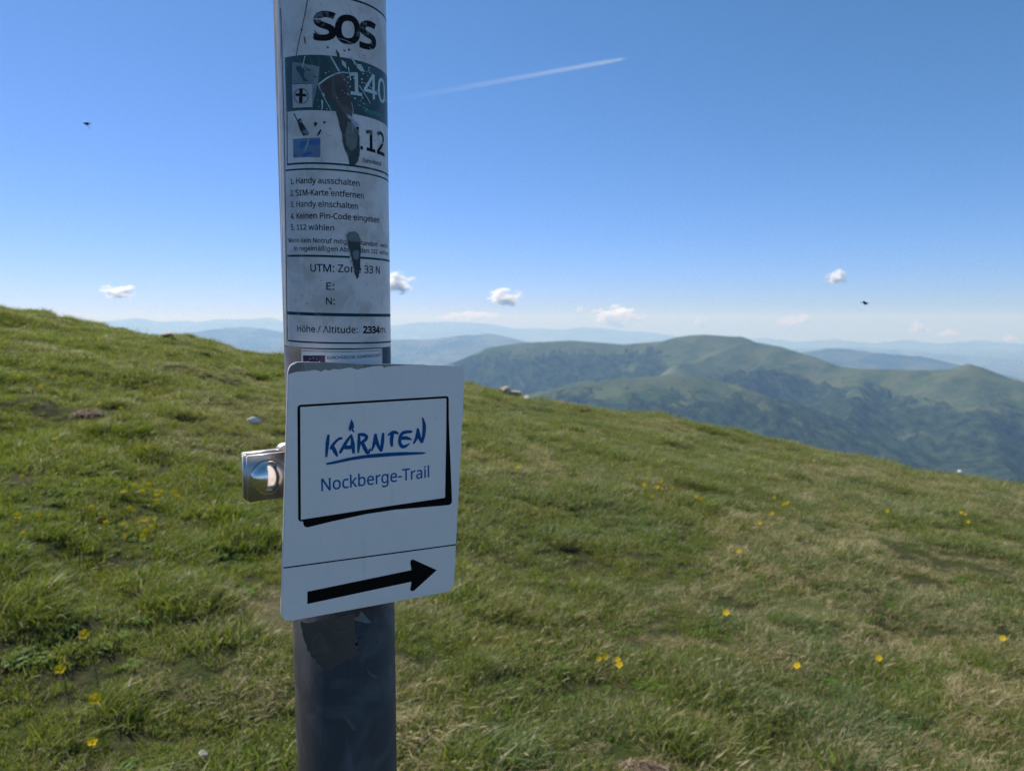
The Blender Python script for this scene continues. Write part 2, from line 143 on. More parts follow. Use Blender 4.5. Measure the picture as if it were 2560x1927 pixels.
CLOUDS=[(-27973,53080,1988,1520,608,'a'),(-9030,59317,2979,1257,851,'b'),(-483,59998,1799,1459,649,'c'),(5463,59751,802,365,365,'d'),(8472,59399,256,2027,811,'e'),(14781,58151,-92,527,527,'f'),(20954,56222,-179,1054,608,'g'),(21921,55852,62,689,405,'h'),(23885,55041,3115,1257,811,'i'),(28864,52601,-648,730,568,'j'),(30450,51699,-998,770,365,'k'),(33406,49840,-1284,486,284,'m'),(-3546,59895,323,3041,405,'l'),(-18971,56922,1068,1014,365,'n')]
TRAIL=[(3570,23733,8076),(-4697,23536,6576)]
FLIES=[(-0.4531,0.8086,1.8081),(0.4068,0.8583,1.6198)]
# ---- lettering outlines, advance and contours per character
GLYPHS={' ':[209,[]],
',':[215,[[154,84,136,23,111,-42,85,-103,33,-103,49,-38,63,31,73,93,148,93]]],
'-':[258,[[32,184,32,246,226,246,226,184]]],
'.':[215,[[58,43,61,69,72,85,88,94,107,97,126,94,142,85,153,69,157,43,153,18,142,2,126,-8,107,-11,88,-8,72,2,61,18]]],
'/':[298,[[290,573,77,0,8,0,221,573]]],
'0':[459,[[419,287,418,242,415,201,409,163,401,128,390,97,376,70,359,47,339,27,316,12,290,1,261,-6,229,-8,188,-4,153,8,122,27,97,54,76,88,60,129,48,176,42,229,39,287,41,346,48,399,58,446,73,486,93,520,119,547,149,566,186,578,229,581,269,578,304,566,335,547,361,520,382,486,399,446,410,399,417,346],[110,287,111,238,115,194,121,156,131,125,143,98,159,78,190,59,229,52,268,59,298,78,314,98,326,124,336,156,343,194,347,238,348,287,347,336,343,380,336,417,326,449,314,475,298,495,268,515,229,521,190,515,159,495,143,475,131,449,121,417,115,380,111,336]]],
'1':[459,[[285,0,216,0,216,400,216,439,217,470,219,499,196,477,169,455,108,405,71,452,226,573,285,573]]],
'2':[459,[[417,0,38,0,38,59,188,210,216,238,240,264,261,287,287,320,306,353,318,387,322,424,315,466,294,496,261,514,221,520,181,517,147,506,115,489,83,466,45,513,68,531,94,548,122,561,153,572,186,578,221,581,255,579,285,572,313,562,347,540,372,510,384,485,391,458,394,428,392,399,386,371,375,344,361,318,344,292,324,267,301,241,275,214,247,185,128,67,128,64,417,64]]],
'3':[459,[[395,439,392,403,381,372,363,347,340,326,310,311,277,302,277,298,319,290,353,276,379,255,398,229,409,198,413,163,410,131,403,101,390,74,371,50,348,30,318,14,283,2,241,-6,193,-8,164,-7,136,-5,110,-1,72,8,36,23,36,89,61,78,87,69,114,61,141,56,168,52,194,51,241,55,278,65,305,81,324,104,335,132,339,164,335,197,320,223,297,242,265,255,240,261,211,264,179,265,123,265,123,326,180,326,209,327,236,332,259,339,286,356,307,377,319,404,323,434,316,471,295,498,262,516,219,521,190,520,164,515,117,498,75,473,39,521,61,537,87,550,115,563,147,573,181,579,218,581,273,576,317,563,352,540,376,511,390,477]]],
'4':[459,[[443,130,359,130,359,0,291,0,291,130,17,130,17,190,286,576,359,576,359,193,443,193],[291,374,291,412,293,444,294,474,295,500,292,500,276,468,257,438,86,193,291,193]]],
'5':[459,[[221,351,258,349,292,342,322,331,349,316,371,297,389,274,402,247,410,217,413,183,410,145,402,111,387,81,368,54,343,32,314,15,280,2,242,-5,199,-8,170,-7,142,-4,116,0,80,10,51,23,51,90,82,74,121,62,161,55,200,52,239,55,274,65,302,82,323,106,336,137,341,176,337,210,325,239,306,262,279,279,243,289,197,292,146,288,99,280,64,302,86,573,373,573,373,508,146,508,132,342,169,348]]],
':':[215,[[58,43,61,69,72,85,88,94,107,97,126,94,142,85,153,69,157,43,153,18,142,2,126,-8,107,-11,88,-8,72,2,61,18],[58,387,61,412,72,429,88,438,107,441,126,438,142,429,153,412,157,387,153,362,142,345,126,335,107,332,88,335,72,345,61,362]]],
'A':[512,[[437,0,368,177,141,177,73,0,0,0,224,575,289,575,512,0],[282,415,274,438,263,473,255,500,247,468,238,438,230,415,165,241,346,241]]],
'B':[521,[[241,573,307,569,361,558,404,541,434,515,453,478,459,431,456,399,446,371,431,347,409,328,382,313,350,304,350,300,384,292,415,279,441,261,461,236,474,203,478,163,475,130,467,100,454,74,436,52,413,33,385,19,354,8,318,2,279,0,78,0,78,573],[256,329,300,331,334,339,357,352,377,382,384,423,376,463,351,490,324,502,289,509,245,511,150,511,150,329],[150,269,150,61,265,61,311,64,346,74,371,91,388,112,398,138,401,168,398,197,388,221,370,241,344,256,321,263,293,267,260,269]]],
'C':[507,[[323,517,294,516,266,510,241,502,206,482,178,456,162,434,149,410,139,383,131,353,127,321,125,286,128,241,135,200,147,164,164,132,186,105,213,83,244,68,281,58,322,55,359,57,394,62,460,78,460,15,427,5,393,-2,369,-6,342,-7,312,-8,257,-4,208,8,166,28,130,56,101,90,78,131,62,178,52,230,49,287,51,329,57,369,67,406,81,440,99,471,120,499,145,523,174,543,206,559,242,571,281,578,324,581,353,580,381,577,409,572,448,561,482,547,453,486,394,508,360,515]]],
'E':[446,[[398,0,78,0,78,573,398,573,398,509,150,509,150,330,383,330,383,268,150,268,150,63,398,63]]],
'F':[416,[[150,0,78,0,78,573,398,573,398,509,150,509,150,306,383,306,383,243,150,243]]],
'G':[584,[[326,302,524,302,524,22,493,12,462,5,431,-1,398,-5,362,-7,323,-8,267,-4,217,8,173,28,136,55,105,89,81,130,63,176,52,229,49,286,53,343,65,395,84,442,111,482,145,517,186,544,233,564,286,577,346,581,377,580,407,577,437,572,465,565,491,557,516,547,489,484,457,497,421,508,382,515,342,517,298,514,259,505,225,489,195,468,170,441,150,409,136,373,127,332,124,286,127,243,134,202,146,166,164,133,187,106,216,84,251,68,292,58,340,55,375,56,404,59,452,68,452,238,326,238]]],
'H':[594,[[516,0,443,0,443,267,150,267,150,0,78,0,78,573,150,573,150,330,443,330,443,573,516,573]]],
'I':[272,[[239,0,32,0,32,42,99,57,99,515,32,531,32,573,239,573,239,531,172,515,172,57,239,42]]],
'K':[496,[[496,0,411,0,209,273,150,222,150,0,78,0,78,573,150,573,150,290,199,345,249,399,403,573,488,573,261,323]]],
'M':[727,[[330,0,142,502,139,502,142,461,144,407,144,347,144,0,78,0,78,573,184,573,361,103,364,103,544,573,650,573,650,0,578,0,578,352,579,408,581,460,584,501,581,501,390,0]]],
'N':[609,[[532,0,447,0,141,476,138,476,141,432,143,378,144,320,144,0,78,0,78,573,161,573,467,99,470,99,468,137,466,193,464,249,464,573,532,573]]],
'O':[626,[[577,287,576,244,570,204,561,166,547,132,531,101,510,73,486,49,459,29,428,13,393,1,355,-6,314,-8,271,-6,232,1,196,13,165,29,138,49,114,73,94,101,78,132,65,167,56,204,51,245,49,288,52,344,62,396,78,442,100,482,130,517,166,545,208,565,258,577,314,581,369,577,417,565,459,545,495,517,524,483,547,442,564,396,574,344],[125,287,127,241,134,200,145,163,161,131,182,104,207,83,238,67,273,58,314,55,354,58,390,67,420,83,445,104,465,131,481,163,492,200,499,241,501,287,496,354,481,411,456,457,421,491,373,511,314,518,274,515,238,506,207,490,182,469,161,443,145,411,134,374,127,333]]],
'P':[485,[[229,573,297,568,352,553,393,528,421,495,439,454,444,404,441,370,433,336,417,306,395,278,375,262,351,249,324,238,292,230,256,225,216,223,150,223,150,0,78,0,78,573],[223,511,150,511,150,285,208,285,242,286,272,290,298,296,330,311,352,334,365,363,370,401,366,435,354,462,334,484,306,499,269,508]]],
'R':[499,[[236,573,281,571,320,565,353,555,381,540,404,522,422,500,434,474,442,444,444,410,440,368,427,334,408,306,385,285,358,269,330,257,487,0,403,0,264,237,150,237,150,0,78,0,78,573],[232,510,150,510,150,298,236,298,278,301,312,310,338,325,355,347,366,374,370,407,366,440,355,467,336,486,310,500,275,507]]],
'S':[440,[[403,153,400,121,392,92,378,66,359,44,335,26,307,11,274,1,238,-6,198,-8,137,-5,83,4,41,19,41,88,73,76,113,65,142,59,171,56,201,55,240,57,273,66,298,79,316,98,327,120,330,147,327,173,318,194,302,213,277,230,255,241,228,252,196,265,161,279,131,294,106,311,85,330,69,351,57,375,50,403,48,435,51,464,58,490,71,513,89,533,110,550,136,563,165,573,197,579,231,581,262,580,290,577,318,572,355,562,389,549,366,487,336,499,302,508,266,515,229,517,196,515,169,507,148,494,133,478,124,457,121,434,124,407,133,386,149,367,172,351,193,341,217,330,246,318,278,306,307,293,332,279,362,255,385,228,398,194]]],
'T':[446,[[259,0,187,0,187,509,8,509,8,573,437,573,437,509,259,509]]],
'U':[586,[[513,202,511,164,503,128,489,95,470,65,446,40,416,20,380,4,338,-5,290,-8,225,-2,171,18,128,50,97,93,78,144,72,204,72,573,144,573,144,201,148,158,161,122,182,93,211,72,248,59,294,55,327,57,355,63,379,73,407,96,427,126,438,161,442,202,442,573,513,573]]],
'W':[746,[[735,573,583,0,510,0,399,375,389,410,380,443,373,471,370,488,367,471,361,443,352,409,342,373,234,0,161,0,10,573,85,573,174,223,183,186,190,151,196,118,201,87,206,119,213,154,222,191,232,227,333,573,407,573,512,225,523,187,532,151,538,117,544,87,550,129,560,175,572,224,660,573]]],
'Z':[459,[[427,0,30,0,30,55,332,508,40,508,40,573,419,573,419,518,118,64,427,64]]],
'a':[450,[[231,437,279,433,318,422,347,403,368,375,381,338,385,293,385,0,334,0,320,61,317,61,298,40,279,22,258,9,234,-1,206,-6,172,-8,136,-5,103,6,75,23,55,48,41,80,37,119,43,159,59,192,87,219,127,238,179,251,243,257,316,259,316,285,310,330,293,359,265,375,227,380,194,378,163,370,106,347,84,400,115,414,151,426,177,432,204,436],[252,208,204,203,167,195,141,182,118,155,110,119,115,87,132,66,157,53,188,49,223,52,253,62,279,79,299,103,311,134,315,172,315,210]]],
'b':[493,[[139,461,138,410,135,373,139,373,161,398,189,419,213,429,240,435,272,437,322,431,365,412,401,381,428,338,444,283,449,215,447,168,439,127,427,91,410,61,390,36,365,17,337,3,306,-5,272,-8,240,-6,213,0,189,10,161,31,139,55,133,55,119,0,68,0,68,609,139,609],[260,379,219,374,188,361,165,339,150,308,144,282,140,252,139,217,139,214,142,165,150,125,165,93,187,69,219,55,261,51,297,55,325,69,348,93,363,126,373,166,376,216,373,265,363,306,348,338,325,360,296,374]]],
'c':[385,[[241,-8,204,-5,170,2,139,15,112,34,88,58,69,87,55,123,47,165,44,213,47,262,56,305,71,342,90,372,114,396,142,415,174,428,208,435,245,438,278,436,309,431,336,424,358,415,337,356,292,370,244,376,204,371,172,358,148,335,131,303,123,277,119,247,117,213,119,181,123,152,131,126,148,94,172,71,202,58,240,53,273,55,302,60,351,78,351,15,328,5,304,-2,275,-7]]],
'd':[493,[[221,-8,171,-2,128,17,92,48,65,91,49,146,44,214,49,282,66,338,93,381,128,413,171,432,221,438,253,436,280,429,303,420,323,407,354,374,359,374,356,405,354,438,354,609,425,609,425,0,368,0,358,58,354,58,323,24,303,11,279,1,252,-6],[232,51,273,55,305,67,328,88,343,117,352,154,355,200,355,213,352,263,343,304,329,336,306,360,274,375,231,379,196,374,168,359,146,334,130,300,120,260,117,213,120,165,130,125,146,93,168,69,197,55]]],
'e':[452,[[234,438,269,435,301,427,329,414,354,396,374,373,390,346,402,315,409,281,411,244,411,201,117,201,122,157,134,119,154,90,181,69,215,56,254,52,293,54,327,60,359,69,392,82,392,20,359,8,327,-1,292,-6,251,-8,212,-5,176,3,143,17,114,36,90,61,70,91,56,126,47,167,44,212,47,257,55,297,68,333,86,364,108,390,134,411,164,426,198,435],[233,380,202,377,175,366,154,348,137,323,125,293,119,257,338,257,335,292,326,322,312,346,292,364,266,376]]],
'f':[276,[[266,375,158,375,158,0,87,0,87,375,12,375,12,408,87,432,87,457,89,492,95,522,104,547,124,577,152,597,186,609,227,613,274,609,310,599,292,544,262,552,228,556,197,550,175,532,162,502,158,458,158,430,266,430]]],
'g':[493,[[221,438,261,434,297,422,329,402,355,373,359,373,369,430,425,430,425,-7,423,-46,416,-80,404,-109,388,-135,367,-155,341,-172,310,-183,274,-190,233,-192,202,-192,174,-189,147,-186,110,-177,78,-165,78,-100,111,-114,149,-125,177,-130,206,-133,237,-134,271,-130,300,-119,324,-101,341,-77,352,-48,355,-13,355,4,356,32,358,57,354,57,329,28,299,8,263,-4,221,-8,170,-2,126,18,91,51,65,95,49,149,44,214,49,278,65,332,91,377,126,411,169,431],[230,379,197,374,169,359,147,336,130,303,123,277,119,247,117,213,120,165,130,124,146,92,169,68,197,54,232,50,262,52,288,58,309,69,326,85,340,105,349,131,354,161,356,197,356,214,355,251,350,282,343,309,326,340,302,362,270,374]]],
'h':[496,[[139,431,138,399,135,370,140,370,155,391,174,407,196,420,221,429,247,435,273,437,306,435,335,430,360,421,391,400,413,370,423,344,429,314,431,280,431,0,361,0,361,275,358,307,351,333,338,353,308,372,265,379,222,374,189,360,166,338,150,308,144,283,140,254,139,222,139,0,68,0,68,609,139,609]]],
'i':[207,[[139,430,139,0,68,0,68,430],[104,591,119,588,133,580,142,566,145,546,142,526,133,512,119,504,104,501,88,504,75,512,66,526,63,546,66,566,75,580,88,588]]],
'k':[428,[[138,291,137,257,135,221,138,221,152,240,172,264,189,285,326,430,409,430,235,246,421,0,336,0,187,200,138,158,138,0,68,0,68,609,138,609]]],
'l':[207,[[139,0,68,0,68,609,139,609]]],
'm':[750,[[540,438,584,434,621,421,649,401,669,371,681,330,685,280,685,0,615,0,615,277,610,321,594,353,567,372,528,379,490,374,460,362,438,342,423,315,414,280,411,237,411,0,342,0,342,277,339,308,332,333,320,353,303,367,281,376,253,379,215,374,185,360,164,338,150,308,144,283,140,255,139,223,139,0,68,0,68,430,125,430,136,371,140,371,155,392,173,409,194,422,217,431,241,436,266,438,298,436,325,430,349,420,378,398,398,366,402,366,418,388,438,406,461,420,486,430,512,436]]],
'n':[496,[[275,438,322,434,361,421,391,401,413,371,426,330,431,280,431,0,361,0,361,275,358,307,351,333,338,353,308,372,265,379,222,374,189,361,166,338,151,308,142,269,139,223,139,0,68,0,68,430,125,430,136,371,140,371,156,392,175,409,198,422,222,431,248,436]]],
'o':[485,[[442,216,440,181,436,150,428,121,417,95,404,71,388,51,359,25,324,7,299,-1,271,-6,241,-8,200,-4,163,7,129,25,100,51,84,71,70,95,59,121,51,150,46,181,44,216,47,261,55,301,68,336,87,367,110,392,137,412,169,426,204,435,244,438,281,435,316,426,347,412,374,392,398,367,417,336,431,301,439,261],[117,216,119,184,123,154,130,128,147,95,172,71,203,56,243,51,282,56,314,71,339,95,356,128,363,154,367,184,369,216,367,248,363,277,355,303,338,335,314,359,282,374,242,379,202,374,171,359,147,335,130,303,120,263]]],
'r':[331,[[269,438,295,437,319,433,310,368,287,372,264,374,240,371,217,363,195,351,176,334,161,313,149,289,141,261,139,229,139,0,68,0,68,430,126,430,134,351,137,351,152,374,170,395,191,413,214,426,240,435]]],
's':[384,[[348,119,343,80,327,49,302,24,268,6,241,-2,210,-6,176,-8,135,-6,99,-1,68,8,42,19,42,83,70,71,104,60,141,52,178,49,224,53,256,66,274,86,280,112,271,141,259,154,239,167,212,180,174,196,135,212,103,228,76,245,57,266,45,292,41,324,46,358,61,386,85,408,118,425,157,435,202,438,240,436,275,430,308,421,339,409,315,353,258,372,228,378,197,380,159,377,131,366,114,350,108,328,111,312,119,298,133,286,154,274,219,246,257,231,289,215,314,197,333,176,344,150]]],
't':[289,[[212,50,245,53,272,59,272,5,240,-4,200,-8,167,-5,138,4,112,20,91,44,82,66,76,93,74,125,74,375,13,375,13,409,75,437,103,528,144,528,144,430,269,430,269,375,144,375,144,127,149,93,163,69,185,54]]],
'u':[496,[[427,430,427,0,370,0,359,57,356,57,340,36,321,20,298,8,273,-1,247,-6,220,-8,187,-6,159,-1,134,8,103,29,81,59,71,85,65,114,63,148,63,430,135,430,135,153,137,122,145,96,158,76,188,57,230,51,273,55,306,69,330,91,345,121,352,146,356,175,357,206,357,430]]],
'w':[630,[[346,243,336,276,328,308,321,335,316,357,313,357,308,335,302,307,294,275,284,242,207,1,127,1,9,431,82,431,141,201,153,154,163,109,169,73,172,73,178,97,185,128,193,160,201,188,277,431,354,431,428,188,440,149,451,109,457,74,460,74,466,108,477,153,489,201,549,431,621,431,502,1,419,1]]],
'y':[409,[[1,430,76,430,169,185,184,144,196,105,205,68,209,68,224,121,245,186,333,430,409,430,224,-59,207,-97,188,-130,165,-156,138,-176,106,-188,67,-192,34,-190,9,-186,9,-130,30,-133,56,-135,79,-132,99,-126,116,-114,130,-99,152,-59,174,-2]]],
'Ä':[512,[[437,0,368,177,141,177,73,0,0,0,224,575,289,575,512,0],[282,415,274,438,263,473,255,500,247,468,238,438,230,415,165,241,346,241],[143,689,146,707,154,719,180,728,207,719,215,707,218,689,215,671,207,659,195,651,180,649,166,651,154,659,146,671],[294,689,296,707,304,719,330,728,357,719,365,707,368,689,365,671,357,659,345,651,330,649,316,651,304,659,296,671]]],
'ß':[506,[[419,495,416,469,407,447,395,428,379,411,346,383,318,357,309,344,306,330,312,311,332,291,377,259,404,240,427,221,445,200,459,178,467,153,470,123,465,81,451,48,429,23,399,6,362,-5,321,-8,285,-6,254,-1,227,8,204,19,204,83,237,67,276,54,318,49,356,54,382,67,396,89,401,118,394,152,371,181,326,214,296,235,273,253,257,270,246,288,240,306,238,326,241,349,249,369,276,400,309,426,336,454,345,471,347,491,340,520,319,540,286,551,245,555,218,553,193,547,171,537,154,521,142,499,139,468,139,0,68,0,68,468,71,502,78,530,91,554,119,581,155,599,183,607,213,612,245,613,279,612,309,608,336,600,371,584,397,561,413,531]]],
'ä':[450,[[231,437,279,433,318,422,347,403,368,375,381,338,385,293,385,0,334,0,320,61,317,61,298,40,279,22,258,9,234,-1,206,-6,172,-8,136,-5,103,6,75,23,55,48,41,80,37,119,43,159,59,192,87,219,127,238,179,251,243,257,316,259,316,285,310,330,293,359,265,375,227,380,194,378,163,370,106,347,84,400,115,414,151,426,177,432,204,436],[252,208,204,203,167,195,141,182,118,155,110,119,115,87,132,66,157,53,188,49,223,52,253,62,279,79,299,103,311,134,315,172,315,210],[113,546,116,564,124,576,151,585,177,576,186,564,188,546,186,529,177,516,165,509,151,506,137,509,124,516,116,529],[264,546,267,564,275,576,301,585,327,576,336,564,338,546,336,529,327,516,315,509,301,506,287,509,275,516,267,529]]],
'ö':[485,[[442,216,440,181,436,150,428,121,417,95,404,71,388,51,359,25,324,7,299,-1,271,-6,241,-8,200,-4,163,7,129,25,100,51,84,71,70,95,59,121,51,150,46,181,44,216,47,261,55,301,68,336,87,367,110,392,137,412,169,426,204,435,244,438,281,435,316,426,347,412,374,392,398,367,417,336,431,301,439,261],[117,216,119,184,123,154,130,128,147,95,172,71,203,56,243,51,282,56,314,71,339,95,356,128,363,154,367,184,369,216,367,248,363,277,355,303,338,335,314,359,282,374,242,379,202,374,171,359,147,335,130,303,120,263],[131,546,134,564,142,576,168,585,195,576,203,564,206,546,203,529,195,516,183,509,168,506,154,509,142,516,134,529],[281,546,284,564,292,576,318,585,345,576,353,564,356,546,353,529,345,516,333,509,318,506,304,509,292,516,284,529]]],
'\x01':[429,[[94,59,203,59,203,456,86,430,86,494,203,520,273,520,273,59,381,59,381,0,94,0]]],
'\x02':[429,[[70,520,359,520,359,461,250,461,250,59,359,59,359,0,70,0,70,59,179,59,179,461,70,461]]]}
# ---------------------------------------------------------------- helpers
def tag(o, label=None, cat=None, group=None, kind=None):
    if label: o['label'] = label
    if cat: o['category'] = cat
    if group: o['group'] = group
    if kind: o['kind'] = kind
    return o
def link(o, parent=None):
    COL.objects.link(o)
    if parent is not None: o.parent = parent
    return o
def mesh_np(name, verts, faces, mats=None, smooth=True):
    """mesh from a list of verts and list of faces"""
    me = bpy.data.meshes.new(name)
    me.from_pydata([tuple(map(float, v)) for v in verts], [], [tuple(map(int, f)) for f in faces])
    if smooth: me.polygons.foreach_set('use_smooth', [True]*len(me.polygons))
    for m in (mats or []): me.materials.append(m)
    me.update()
    return me
def grid_mesh(name, X, Y, Z, mat):
    n, m = X.shape
    me = bpy.data.meshes.new(name)
    v = np.stack([X, Y, Z], -1).reshape(-1, 3)
    idx = np.arange(n*m).reshape(n, m)
    q = np.stack([idx[:-1, :-1], idx[:-1, 1:], idx[1:, 1:], idx[1:, :-1]], -1).reshape(-1, 4)
    me.vertices.add(len(v)); me.vertices.foreach_set('co', v.astype(np.float32).ravel())
    me.loops.add(q.size); me.loops.foreach_set('vertex_index', q.astype(np.int32).ravel())
    me.polygons.add(len(q)); me.polygons.foreach_set('loop_start', np.arange(0, q.size, 4, dtype=np.int32))
    me.polygons.foreach_set('use_smooth', np.ones(len(q), bool))
    me.update(calc_edges=True); me.validate()
    me.materials.append(mat)
    return me
class NT:
    """tiny node-tree writer"""
    def __init__(s, name):
        s.m = bpy.data.materials.new(name); s.m.use_nodes = True
        s.t = s.m.node_tree; s.t.nodes.clear()
        s.out = s.t.nodes.new('ShaderNodeOutputMaterial')
    def n(s, typ, **k):
        nd = s.t.nodes.new('ShaderNode'+typ)
        ins = k.pop('ins', {})
        for a, b in k.items(): setattr(nd, a, b)
        for a, b in ins.items():
            if isinstance(b, bpy.types.NodeSocket): s.t.links.new(b, nd.inputs[a])
            else: nd.inputs[a].default_value = b
        return nd
    def mixc(s, f, a, b, blend='MIX'):
        nd = s.t.nodes.new('ShaderNodeMix'); nd.data_type = 'RGBA'; nd.blend_type = blend
        for i, v in ((0, f), (6, a), (7, b)):
            if isinstance(v, bpy.types.NodeSocket): s.t.links.new(v, nd.inputs[i])
            else: nd.inputs[i].default_value = v if i == 0 else (*v, 1) if len(v) == 3 else v
        return nd.outputs[2]
    def math(s, op, a, b=0., c=0., clamp=False):
        nd = s.t.nodes.new('ShaderNodeMath'); nd.operation = op; nd.use_clamp = clamp
        for i, v in enumerate((a, b, c)):
            if isinstance(v, bpy.types.NodeSocket): s.t.links.new(v, nd.inputs[i])
            else: nd.inputs[i].default_value = v
        return nd.outputs[0]
    def ramp(s, f, lo, hi):
        nd = s.n('MapRange', ins={0: f, 1: lo, 2: hi}); nd.clamp = True; nd.interpolation_type = 'SMOOTHSTEP'
        return nd.outputs[0]
    def noise(s, vec, scale, detail=3, rough=.55, dist=0.):
        return s.n('TexNoise', ins={'Vector': vec, 'Scale': scale, 'Detail': detail, 'Roughness': rough, 'Distortion': dist}).outputs[0]
    def obj(s): return s.n('TexCoord').outputs['Object']
    def pos(s): return s.n('NewGeometry').outputs['Position']
    def surf(s, sh): s.t.links.new(sh, s.out.inputs[0]); return s.m
    def bsdf(s, col, rough=.5, metal=0., bump=None, bs=.2, bd=.001, spec=.5, **ins):
        p = s.n('BsdfPrincipled')
        for k, v in (('Base Color', col), ('Roughness', rough), ('Metallic', metal), ('Specular IOR Level', spec), *ins.items()):
            if isinstance(v, bpy.types.NodeSocket): s.t.links.new(v, p.inputs[k])
            else: p.inputs[k].default_value = (*v, 1) if isinstance(v, tuple) and len(v) == 3 else v
        if bump is not None:
            b = s.n('Bump', ins={'Height': bump, 'Strength': bs, 'Distance': bd})
            s.t.links.new(b.outputs[0], p.inputs['Normal'])
        return p.outputs[0]

# ---------------------------------------------------------------- materials
def mat_blade():
    m = NT('grass_blade')
    at = m.n('Attribute', attribute_name='tint')
    sp = m.n('SeparateColor', ins={0: at.outputs['Color']})
    rnd, t, kind = sp.outputs[0], sp.outputs[1], sp.outputs[2]
    loc = m.n('ObjectInfo').outputs['Location']
    orand = m.n('ObjectInfo').outputs['Random']
    n1 = m.noise(loc, 1.1, 4, .6); n2 = m.noise(loc, 3.3, 3, .6); n3 = m.noise(loc, .45, 2, .5)
    g = m.mixc(rnd, (.042, .092, .010), (.25, .285, .06))
    lx = m.n('SeparateXYZ', ins={0: loc}).outputs[0]; right = m.ramp(lx, -1.6, .8)
    g = m.mixc(right, m.mixc(rnd, (.026, .074, .004), (.215, .300, .022)), g)
    g = m.mixc(m.math('MULTIPLY', m.ramp(n1, .42, .62), m.math('ADD', .15, m.math('MULTIPLY', right, .85))), g, m.mixc(rnd, (.080, .135, .055), (.18, .25, .12)))     # bluish sedge patches
    g = m.mixc(m.math('MULTIPLY', m.ramp(n2, .50, .68), .75), g, (.24, .23, .045))             # yellow green patches
    g = m.mixc(m.math('MULTIPLY', m.ramp(orand, .6, 1.), .35), g, (.09, .16, .015))
    straw = m.mixc(rnd, (.18, .13, .065), (.62, .50, .32))
    dry = m.math('ADD', m.math('MULTIPLY', m.ramp(n3, .45, .7), .30), m.math('MULTIPLY', m.ramp(n2, .35, .6), .12))
    isdry = m.math('LESS_THAN', m.math('FRACT', m.math('MULTIPLY', rnd, 13.7)), m.math('ADD', dry, .12))
    c = m.mixc(m.math('MULTIPLY', isdry, .8), g, straw)
    c = m.mixc(m.ramp(kind, .6, .9), c, straw)
    c = m.mixc(m.math('MULTIPLY', m.ramp(t, .75, 1.), .35), c, (.24, .22, .12))                # dried tips
    c = m.mixc(m.math('MULTIPLY', m.ramp(m.math('SUBTRACT', .3, t), 0., .3), .5), c, (.13, .11, .05))  # pale sheaths at the foot
    d = m.bsdf(c, .5, spec=.30)
    tr = m.n('BsdfTranslucent', ins={'Color': m.mixc(.5, c, (.34, .42, .015))}).outputs[0]
    mx = m.n('MixShader', ins={0: .40, 1: d, 2: tr})
    return m.surf(mx.outputs[0])
def mat_leaf():
    m = NT('weed_leaf')
    at = m.n('Attribute', attribute_name='tint'); sp = m.n('SeparateColor', ins={0: at.outputs['Color']})
    c = m.mixc(sp.outputs[0], (.045, .105, .010), (.11, .19, .025))
    d = m.bsdf(c, .6, spec=.2); tr = m.n('BsdfTranslucent', ins={'Color': c}).outputs[0]
    return m.surf(m.n('MixShader', ins={0: .25, 1: d, 2: tr}).outputs[0])
def mat_soil():
    m = NT('meadow_soil'); p = m.pos()
    n1 = m.noise(p, 2.2, 5, .6); n2 = m.noise(p, 22., 5, .65); n3 = m.noise(p, .9, 3)
    c = m.mixc(n2, (.018, .020, .008), (.07, .07, .03))
    c = m.mixc(m.ramp(n1, .45, .62), c, m.mixc(n2, (.02, .032, .008), (.06, .08, .02)))
    c = m.mixc(m.math('MULTIPLY', m.ramp(n3, .62, .78), .35), c, (.20, .17, .10))
    return m.surf(m.bsdf(c, .95, bump=n2, bs=.8, bd=.02, spec=.1))
def mat_hill(name, far=False):
    m = NT(name); p = m.pos()
    xyz = m.n('SeparateXYZ', ins={0: p})
    nz = m.n('SeparateXYZ', ins={0: m.n('NewGeometry').outputs['Normal']}).outputs[2]
    big = m.noise(p, .0016, 4, .6); mid = m.noise(p, .006, 5, .65); fine = m.noise(p, .028, 4, .7)
    # sparse larch and pine wood: stretched clumps down the fall line
    mp = m.n('Mapping', ins={0: p, 3: (1., .55, .35)}).outputs[0]
    clump = m.noise(mp, .009, 6, .72, .6)
    tl = m.n('Attribute', attribute_name='treeline').outputs['Fac']
    z = m.math('SUBTRACT', tl, xyz.outputs[2])
    z = m.math('ADD', z, m.math('MULTIPLY', m.math('SUBTRACT', big, .5), 160.))
    z = m.math('ADD', z, m.math('MULTIPLY', m.math('SUBTRACT', clump, .5), 420.))
    wood = m.ramp(z, -12., 30.)
    hole = m.ramp(m.noise(mp, .0045, 5, .7), .57, .67)
    wood = m.math('MULTIPLY', wood, m.math('SUBTRACT', 1., m.math('MULTIPLY', hole, .8)))
    meadow = m.mixc(m.ramp(mid, .38, .62), (.040, .066, .024), (.088, .104, .044))
    meadow = m.mixc(m.ramp(fine, .5, .75), meadow, (.115, .115, .075))
    scree = m.ramp(m.noise(mp, .0035, 5, .7), .60, .70)
    steep = m.math('SUBTRACT', 1., m.ramp(nz, .74, .90))
    meadow = m.mixc(m.math('MULTIPLY', m.math('MAXIMUM', scree, steep), .40), meadow, (.17, .145, .135))
    woodc = m.mixc(m.ramp(m.noise(mp, .022, 4, .7), .35, .65), (.009, .017, .011), (.048, .070, .030))
    c = m.mixc(wood, meadow, woodc)
    h = m.math('ADD', m.math('MULTIPLY', wood, m.math('MULTIPLY', fine, 26.)), m.math('MULTIPLY', mid, 8.))
    return m.surf(m.bsdf(c, 1., bump=h, bs=.9, bd=1., spec=0.))
